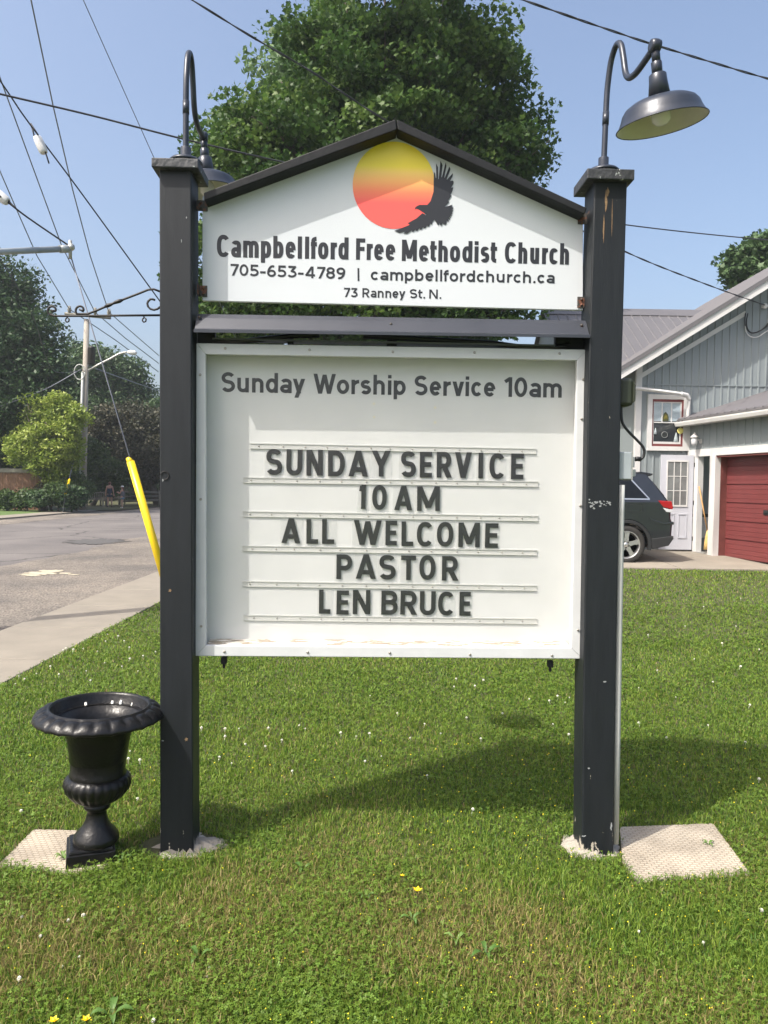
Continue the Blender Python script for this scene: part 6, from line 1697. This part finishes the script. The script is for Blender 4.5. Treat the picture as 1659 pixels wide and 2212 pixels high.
def skin_mesh(nodes, edges, name, m, parent, sub=1):
    """body grown round joints: nodes {key: (point, radius)}"""
    keys = list(nodes); me = bpy.data.meshes.new(name)
    me.from_pydata([tuple(nodes[k][0]) for k in keys], [(keys.index(a), keys.index(b)) for a, b in edges], [])
    o = bpy.data.objects.new(name, me); COL.objects.link(o)
    o.modifiers.new("skin", 'SKIN'); s = o.modifiers.new("sub", 'SUBSURF'); s.levels = s.render_levels = sub
    for i, k in enumerate(keys):
        r = nodes[k][1]; me.skin_vertices[0].data[i].radius = (r, r) if not isinstance(r, tuple) else r
    me.skin_vertices[0].data[0].use_root = True
    dg = bpy.context.evaluated_depsgraph_get(); dg.update()
    m2 = bpy.data.meshes.new_from_object(o.evaluated_get(dg))
    COL.objects.unlink(o); bpy.data.objects.remove(o); bpy.data.meshes.remove(me)
    m2.name = name
    m2.polygons.foreach_set("use_smooth", [True] * len(m2.polygons))
    m2.materials.append(MT[m]); o = bpy.data.objects.new(name, m2); COL.objects.link(o); o.parent = parent
    return o

def person(pos, H, face, label, top, bottom, hair, arms, cap=False, bare_back=True, stride=0.12, longhair=True):
    """face: heading angle; arms: dict side -> (elbow, hand) in body axes as fractions of H (right, forward, up)"""
    t = thing("person", label, "person", pos)
    ORI[t] = Vector((0, 0, 0)); t.location = pos
    cf, sf = math.cos(face), math.sin(face); fw = Vector((cf, sf, 0)); rt = Vector((sf, -cf, 0))
    L = lambda r, f, u: rt * (r * H) + fw * (f * H) + Vector((0, 0, u * H))
    N = {'pelvis': (L(0, 0, .52), .075 * H), 'waist': (L(0, 0, .61), .062 * H), 'chest': (L(0, .005, .72), .078 * H), 'neck0': (L(0, 0, .80), .045 * H), 'neck': (L(0, .0, .845), .03 * H),
         'head0': (L(0, .012, .885), .05 * H), 'head1': (L(0, .014, .935), .058 * H), 'head2': (L(0, .008, .985), .03 * H)}
    Ed = [('pelvis', 'waist'), ('waist', 'chest'), ('chest', 'neck0'), ('neck0', 'neck'), ('neck', 'head0'), ('head0', 'head1'), ('head1', 'head2')]
    N['nose'] = (L(0, .075, .925), .012 * H); Ed.append(('head1', 'nose'))
    for s, sd in ((-1, 'l'), (1, 'r')):
        st = stride * s
        N['hip' + sd] = (L(.048 * s, 0, .49), .06 * H); N['knee' + sd] = (L(.05 * s, st * .5 + .02, .275), .037 * H); N['ank' + sd] = (L(.05 * s, st, .045), .023 * H); N['toe' + sd] = (L(.055 * s, st + .075, .016), .02 * H)
        Ed += [('pelvis', 'hip' + sd), ('hip' + sd, 'knee' + sd), ('knee' + sd, 'ank' + sd), ('ank' + sd, 'toe' + sd)]
        e, h = arms[sd]
        N['sh' + sd] = (L(.105 * s, 0, .79), .036 * H); N['el' + sd] = (L(*e), .025 * H); N['wr' + sd] = (L(*h), .018 * H)
        dv = (L(*h) - L(*e)).normalized()
        N['pm' + sd] = (L(*h) + dv * .035 * H, .02 * H)
        Ed += [('neck0', 'sh' + sd), ('sh' + sd, 'el' + sd), ('el' + sd, 'wr' + sd), ('wr' + sd, 'pm' + sd)]
        sv = dv.orthogonal().normalized()
        for q in range(4):
            N['f%d' % q + sd] = (L(*h) + dv * (.075 - .006 * abs(q - 1.4)) * H + sv * (q - 1.5) * .011 * H, .0055 * H); Ed.append(('pm' + sd, 'f%d' % q + sd))
        N['th' + sd] = (L(*h) + dv * .045 * H + sv * .036 * H, .006 * H); Ed.append(('wr' + sd, 'th' + sd))
    skin_mesh(N, Ed, "body", 'skin', t)
    up = .78 if not bare_back else .735
    T = {'a': (L(0, 0, .47), (.112 * H, .105 * H)), 'b': (L(0, 0, .6), (.1 * H, .095 * H)), 'c': (L(0, .004, .68), (.112 * H, .1 * H)), 'd': (L(0, .006, up), (.108 * H, .092 * H))}
    skin_mesh(T, [('a', 'b'), ('b', 'c'), ('c', 'd')], "top", top, t)
    S = {'p': (L(0, 0, .545), (.115 * H, .108 * H)), 'q': (L(0, 0, .49), (.12 * H, .11 * H))}
    for s, sd in ((-1, 'l'), (1, 'r')): S['h' + sd] = (L(.05 * s, stride * s * .1, .46), .082 * H); S['k' + sd] = (L(.052 * s, stride * s * .28, .36), .076 * H)
    skin_mesh(S, [('p', 'q'), ('q', 'hl'), ('q', 'hr'), ('hl', 'kl'), ('hr', 'kr')], "shorts", bottom, t)
    Hh = {'a': (L(0, -.012, .955), .058 * H), 'b': (L(0, -.028, .915), .05 * H), 'c': (L(0, -.045, .85), .038 * H)}
    if longhair: Hh['d'] = (L(0, -.055, .76), .034 * H); Hh['e'] = (L(0, -.05, .68), .018 * H)
    ks = list(Hh); skin_mesh(Hh, list(zip(ks[:-1], ks[1:])), "hair", hair, t)
    if cap:
        mb = MB(); c = L(0, .004, .955); mb.lathe([(.07 * H, -.01 * H), (.068 * H, .02 * H), (.05 * H, .045 * H), (.001, .055 * H)], 18, Matrix.Translation(c))
        q0 = L(-.055, .04, .947); q1 = L(.055, .04, .947); q2 = L(.04, .125, .937); q3 = L(-.04, .125, .937); mb.slab([q0, q1, q2, q3], (0, 0, .006 * H))
        k = mb.build("cap", 'whitecloth', None); k.parent = t; k.location = (0, 0, 0)
    for s, sd in ((-1, 'l'), (1, 'r')):
        st = stride * s
        sh2 = {'a': (L(.05 * s, st - .02, .02), .026 * H), 'b': (L(.053 * s, st + .03, .018), .024 * H), 'c': (L(.055 * s, st + .085, .014), .02 * H)}
        skin_mesh(sh2, [('a', 'b'), ('b', 'c')], "shoe", 'whitecloth' if cap else 'carblack', t)
    return t
wp = P(237, 1088, 49.0); cp_ = P(264.5, 1088, 47.5)
person((wp.x, 49.0, 0.0), 1.66, math.radians(92), "woman in navy top and shorts walking away, seen from behind", 'navy', 'navy', 'ginger', {'l': ((-.135, -.02, .63), (-.15, 0, .49)), 'r': ((.14, -.03, .63), (.165, -.02, .48))}, stride=.09, longhair=False)
person((cp_.x, 47.5, 0.0), 1.38, math.radians(170), "girl in white cap and denim shorts holding up a phone", 'greycloth', 'denim', 'ginger', {'l': ((-.12, .06, .64), (-.07, .2, .7)), 'r': ((.11, .09, .65), (.05, .22, .70))}, cap=True, stride=.02, bare_back=False)

# ------------------------------------------------------------------ grass, clover and flowers
GC = attr_mat("grass blade", "col", None, 0.5, 0.35, 0.25)
def in_poly(x, y, poly):
    c = np.zeros(len(x), dtype=bool); n = len(poly); j = n - 1
    for i in range(n):
        xi, yi = poly[i]; xj, yj = poly[j]
        m = ((yi > y) != (yj > y)) & (x < (xj - xi) * (y - yi) / (yj - yi + 1e-12) + xi); c ^= m; j = i
    return c
def lawn_pts(n, y0, y1, rs, side=False):
    """points of the lawn within view, density falling with the square of distance"""
    u = rs.rand(n); y = y0 * (y1 / y0) ** u
    x = rs.uniform(-0.56, 0.56, n) * y
    if side: x = np.where(rs.rand(n) < .5, -1, 1) * (0.56 * y + 1.5 * rs.rand(n) ** 1.3)
    ok = (x > -2.99 - 0.05 * rs.rand(n) + 0.05) & ~((y > 13.8) & (x > -3.0) & (x < 8)) & (y < 22)
    for poly in MASKS:
        cx_ = np.mean([p[0] for p in poly]); cy_ = np.mean([p[1] for p in poly])
        pp = [(cx_ + (p[0] - cx_) * 0.97, cy_ + (p[1] - cy_) * 0.95) for p in poly]
        ok &= ~in_poly(x, y, pp)
    for c, r in ((lpc, 0.13), (rpc, 0.11)):
        ok &= ((x - c.x) / 1.35) ** 2 + (y - c.y) ** 2 > r * r
    return x[ok], y[ok]
def grass_color(x, y, rs):
    n = len(x)
    dry = vnoise(x, y, 0.9) * 0.6 + vnoise(x + 9, y - 4, 2.7) * 0.4
    dry = dry + 0.22 * np.exp(-(((x - 0.35) / 0.75) ** 2 + ((y - 2.85) / 0.5) ** 2)) + 0.11 * np.exp(-(((y - 2.5) / 0.5) ** 2))
    g1 = np.array([0.135, 0.22, 0.026]); g2 = np.array([0.25, 0.315, 0.055]); g3 = np.array([0.07, 0.145, 0.02]); st = np.array([0.34, 0.265, 0.115])
    k = rs.rand(n, 1); col = g1 * (1 - k) + g2 * k
    m = rs.rand(n) < 0.3 - 0.35 * (dry - .5); col[m] = g3 * (0.8 + 0.5 * rs.rand(m.sum(), 1))
    f = np.clip((dry - 0.58) * 2.2, 0, 0.55) * np.clip((4.2 - y) / 1.5, 0.15, 1) + 0.02
    m = rs.rand(n) < f; col[m] = st * (0.65 + 0.6 * rs.rand(m.sum(), 1))
    big = vnoise(x, y, 0.35)[:, None]
    return col * np.array([0.97, 1.03, 0.95]) * (0.81 + 0.22 * big)
def grass(n, y0, y1, seed, hscale=1.0, side=False):
    rs = np.random.RandomState(seed); x, y = lawn_pts(n, y0, y1, rs, side); n = len(x)
    z = hgt(x, y)
    tuft = vnoise(x, y, 4.0)
    h = (0.014 + 0.034 * rs.rand(n) ** 2.2 + 0.010 * tuft ** 2) * hscale * np.where(y < 3.2, 1.12, 0.92)
    for poly in MASKS: pass
    wd = np.maximum(0.0016, 0.00052 * y) * rs.uniform(0.7, 1.4, n)
    a = rs.uniform(0, 2 * math.pi, n); lean = rs.uniform(0.15, 1.0, n) ** 1.2
    dx, dy = np.cos(a), np.sin(a); b = rs.uniform(0, 2 * math.pi, n); sx, sy = np.cos(b), np.sin(b)
    B = np.stack([x, y, z - 0.004], 1)
    S = np.stack([sx * wd, sy * wd, np.zeros(n)], 1)
    Md = B + np.stack([dx * h * lean * .35, dy * h * lean * .35, h * .62], 1)
    T = B + np.stack([dx * h * lean, dy * h * lean, h * (1.05 - 0.42 * lean)], 1)
    V = np.stack([B - S, B + S, Md + S * .8, Md - S * .8, T], 1).reshape(-1, 3)
    i = np.arange(n) * 5
    Q = np.stack([i, i + 1, i + 2, i + 3], 1); Tt = np.stack([i + 3, i + 2, i + 4], 1)
    col = grass_color(x, y, rs)
    C = np.repeat(col, 5, 0)
    o = np_mesh("grass", V, [Q, Tt], GC, color=C)
    return tag(o, "short green lawn grass with straw coloured dry patches", "grass", kind='stuff')
grass(430000, 2.05, 8.0, 1)
grass(150000, 8.0, 20.0, 2, 1.1)
grass(170000, 1.6, 14.0, 3, 1.0, True)
# clover and other small broad leaves
rs = np.random.RandomState(17)
x, y = lawn_pts(170000, 2.05, 10.0, rs)
pt = vnoise(x + 3, y + 1, 1.6) * .6 + vnoise(x, y, 5.0) * .4
ok = rs.rand(len(x)) < np.clip((pt - 0.30) * 2.0, 0, 0.75) * np.where((y < 2.75) & (x > 0.0), 0.3, 1.0); x, y = x[ok], y[ok]; n = len(x)
z = hgt(x, y) + rs.uniform(0.014, 0.045, n); r = np.maximum(0.0055, 0.0013 * y) * rs.uniform(0.7, 1.35, n)
th = rs.uniform(0, 6.28, n); til = rs.normal(0, 0.3, (n, 2))
VV = []; TT = []
lob = np.array([(0.0, 0.0), (0.55, -0.42), (1.05, -0.38), (1.15, 0.0), (1.05, 0.38), (0.55, 0.42)])
for k in range(3):
    a = th + k * 2.094; c_, s_ = np.cos(a), np.sin(a)
    lx = r[:, None] * (lob[None, :, 0] * c_[:, None] - lob[None, :, 1] * s_[:, None]); ly = r[:, None] * (lob[None, :, 0] * s_[:, None] + lob[None, :, 1] * c_[:, None])
    VV.append(np.stack([x[:, None] + lx, y[:, None] + ly, z[:, None] + lx * til[:, 0:1] + ly * til[:, 1:2]], 2))
V = np.stack(VV, 1).reshape(-1, 3); i = np.arange(n * 3)[:, None] * 6
base_t = np.array([(0, 1, 2), (0, 2, 3), (0, 3, 4), (0, 4, 5)])
F = (i[:, None, :] * 1 + base_t[None]).reshape(-1, 3)
cl = np.array([0.105, 0.185, 0.027]) * (0.65 + 0.7 * rs.rand(n, 1)) + np.array([0.03, 0.02, 0.0]) * rs.rand(n, 1)
tag(np_mesh("clover", V, [F], GC, color=np.repeat(cl, 18, 0)), "clover leaves spread through the lawn in patches", "clover", kind='stuff')
# tiny yellow blossoms
x, y = lawn_pts(800, 2.05, 4.6, rs); ok = rs.rand(len(x)) < np.where(x > 0.1, 0.75, 0.3); x, y = x[ok], y[ok]; n = len(x); z = hgt(x, y) + rs.uniform(0.03, 0.055, n)
octv = np.array([(1, 0, 0), (-1, 0, 0), (0, 1, 0), (0, -1, 0), (0, 0, 1), (0, 0, -1)]); octf = np.array([(0, 2, 4), (2, 1, 4), (1, 3, 4), (3, 0, 4), (2, 0, 5), (1, 2, 5), (3, 1, 5), (0, 3, 5)])
r = np.maximum(0.0026, 0.0009 * y) * rs.uniform(.7, 1.3, n)
V = (np.stack([x, y, z], 1)[:, None, :] + r[:, None, None] * octv[None]).reshape(-1, 3); F = (octf[None] + (np.arange(n) * 6)[:, None, None]).reshape(-1, 3)
tag(np_mesh("yellow_blossoms", V, [F], mat("yellow petals", (0.72, 0.58, 0.02), 0.6, var=0)), "tiny yellow blossoms dotted through the front lawn", "flowers", kind='stuff')
# white clover heads, each its own plant
mb = MB()
for k in range(26):
    a = k * 2.4; e = 1.35 - 1.9 * (k / 26); d = Vector((math.cos(a) * math.cos(e), math.sin(a) * math.cos(e), math.sin(e))); mb.tube([d * 0.003, d * 0.0105], [0.0022, 0.0012], 4)
mb.tube([(0, 0, -0.045), (0.002, 0, -0.02), (0, 0, 0)], 0.0012, 5)
head = mb.build("white_clover", mat("white clover petals", (0.72, 0.71, 0.62), 0.7, var=0.1, vscale=60))
tag(head, "small white clover blossom standing in the lawn", "clover blossom", "white clover blossoms in the lawn")
fl_px = [K7(930, 485), K7(918, 555), K7(920, 652), K7(983, 830), K7(152, 920), K7(155, 1650), K7(1610, 343), K7(1568, 540), K7(1440, 330), K7(1000, 565)]
KB = crop(480, 1550, 1.595); KQ = crop(0, 2140, 1.728); KQ2 = crop(960, 2140, 1.728)
fl_px += [KB(*q) for q in ((108, 540), (158, 555), (38, 425), (132, 460), (187, 420), (305, 425), (213, 487), (293, 495), (428, 410), (452, 420), (358, 470), (593, 445), (655, 452), (708, 448), (755, 527), (690, 555), (928, 405), (992, 440), (1095, 383), (1152, 465), (1238, 367), (1045, 260), (1128, 260), (1162, 238), (1053, 230), (1345, 308), (1425, 318), (1458, 300), (1488, 318), (1505, 298), (1440, 405), (1503, 453), (938, 608), (400, 592), (710, 292), (870, 458), (1120, 748), (820, 365))]
fl_px += [KQ(*q) for q in ((95, 237), (295, 255), (360, 243), (175, 322), (342, 404), (270, 442), (83, 512), (663, 686), (905, 453), (895, 488))] + [KQ2(*q) for q in ((1380, 348), (1102, 298))]
K6 = crop(0, 1200, 3.190)
fl_px += [K6(*q) for q in ((843, 1275), (990, 1275), (1032, 1330), (835, 1440), (973, 1472), (1035, 1427), (1240, 1360), (1142, 1395), (402, 1483), (505, 1352), (525, 1340), (435, 1388), (665, 1333), (152, 1553), (195, 1577), (122, 1603), (290, 1530), (470, 1540), (688, 1505), (722, 1590), (1100, 1505), (778, 1352), (857, 1217), (943, 1247), (585, 1355))]
for (px, py) in ((1380, 1480), (1420, 1445), (1460, 1500), (1500, 1420), (1540, 1470), (1600, 1440), (1620, 1520), (1560, 1390), (1400, 1370), (1480, 1350), (1590, 1350), (1640, 1400), (1380, 1560), (1440, 1590), (1530, 1560), (1610, 1600), (1640, 1680), (1645, 1960), (1420, 1300), (1520, 1310), (1600, 1290)): fl_px.append((px, py))
first = True
for (px, py) in fl_px:
    g = G(px, py, 0.05); zz = float(hgt(g.x, g.y)); g = G(px, py, zz + 0.045)
    o = head if first else copy_of(head); first = False
    s = (0.55 + 0.06 * g.y) * RN.uniform(.55, 1.1); o.location = (g.x, g.y, zz + 0.045 * min(s, 1.3)); o.scale = (s, s, s); o.rotation_euler = (RN.uniform(-.3, .3), RN.uniform(-.3, .3), RN.uniform(0, 6))
# larger yellow flowers
def big_flower(px, py, label, s=1.0):
    g = G(px, py, 0.06); t = thing("yellow_flower", label, "flower", (g.x, g.y, float(hgt(g.x, g.y))), "bright yellow flowers in the front lawn")
    mb = MB(); mb.tube([(g.x, g.y, 0), (g.x, g.y, 0.055)], 0.0015, 5); mb.build("stem", 'soil', t)
    mb = MB(); yel = MT['yellow']
    for k in range(5):
        a = k * 1.2566 + RN.random() * .3; c, s_ = math.cos(a), math.sin(a); q = Vector((g.x, g.y, 0.055))
        mb.add([q, q + Vector((c * .008 - s_ * .006, s_ * .008 + c * .006, .006)) * s, q + Vector((c * .017, s_ * .017, .010)) * s, q + Vector((c * .008 + s_ * .006, s_ * .008 - c * .006, .006)) * s], [(0, 1, 2, 3)])
    mb.ball((g.x, g.y, 0.06), 0.006 * s, 8); mb.build("petals", yel, t)
big_flower(902, 1922, "bright yellow flower in the middle of the front lawn", 1.1); big_flower(869, 1890, "small yellow flower just behind the brighter middle one", .6)
big_flower(116, 2203, "yellow flower at bottom left corner of the lawn", .9); big_flower(186, 2200, "yellow flower right beside the bottom left corner one", .85)
# plantain and dandelion leaves
plm = attr_mat("broad weed leaf", "tint", [(0, (0.07, 0.15, 0.03)), (1, (0.16, 0.26, 0.07))], 0.45, 0.3)
def weed(px, py, n, L, label, seed):
    rs = np.random.RandomState(seed); g = G(px, py, 0.02); V = []; F = []; L *= 0.7
    for k in range(n):
        a = 6.28 * k / n + rs.rand() * .6; c, s = math.cos(a), math.sin(a); l = L * rs.uniform(.7, 1.1); w_ = l * 0.17; b = len(V)
        for f, ww, zz in ((0.05, .15, .015), (.3, .8, .045), (.6, 1, .058), (.85, .6, .05), (1, .05, .035)):
            for sg in (-1, 0, 1): V.append((g.x + c * l * f - s * w_ * ww * sg, g.y + s * l * f + c * w_ * ww * sg, float(hgt(g.x, g.y)) + zz * L / .09 + (0.004 if sg else 0)))
        for i in range(4):
            for j in (0, 1): F.append((b + i * 3 + j, b + i * 3 + j + 1, b + (i + 1) * 3 + j + 1, b + (i + 1) * 3 + j))
    o = np_mesh("lawn_weed", V, [np.array(F)], plm, origin=(g.x, g.y, 0), attr=np.full(len(V), rs.rand()), smooth=True)
    tag(o, label, "weed", "broad leaved weeds in the lawn")
weed(262, 1858, 4, 0.07, "broad leaved weed at the right foot of the urn", 1); weed(430, 2070, 3, 0.09, "long pale leaf weed left of centre in the front lawn", 2)
weed(1050, 2060, 4, 0.085, "broad weed right of centre in the front lawn", 3); weed(985, 2030, 3, 0.07, "smaller weed left of the broad one right of centre", 4)
weed(240, 2195, 4, 0.09, "broad leaf weed at the bottom edge near the yellow flowers", 5); weed(890, 1985, 4, 0.07, "weed below the bright yellow flower", 6)
weed(790, 1935, 5, 0.06, "weed rosette left of the bright yellow flower", 7); weed(1530, 1790 + 30, 4, 0.05, "little weed on the right edge of the right slab", 8)
weed(135, 1850, 6, 0.06, "tuft of weed growing over the slab behind the urn", 9); weed(655, 1880, 3, 0.08, "upright weed leaf in front of the left post footing", 10)

# ------------------------------------------------------------------ thin summer haze
hm_, hn, hb = new_mat("thin haze")
vol = hn.nodes.new("ShaderNodeVolumePrincipled")
vol.inputs["Color"].default_value = (0.86, 0.93, 1.0, 1); vol.inputs["Density"].default_value = 0.0007; vol.inputs["Anisotropy"].default_value = 0.2
hn.nodes.remove(hb)
hn.links.new(vol.outputs[0], hn.nodes["Material Output"].inputs["Volume"])
mb = MB(); mb.box(-960, 960, -360, 1560, -1.2, 24.0)
tag(mb.build("haze", hm_), kind='stuff')
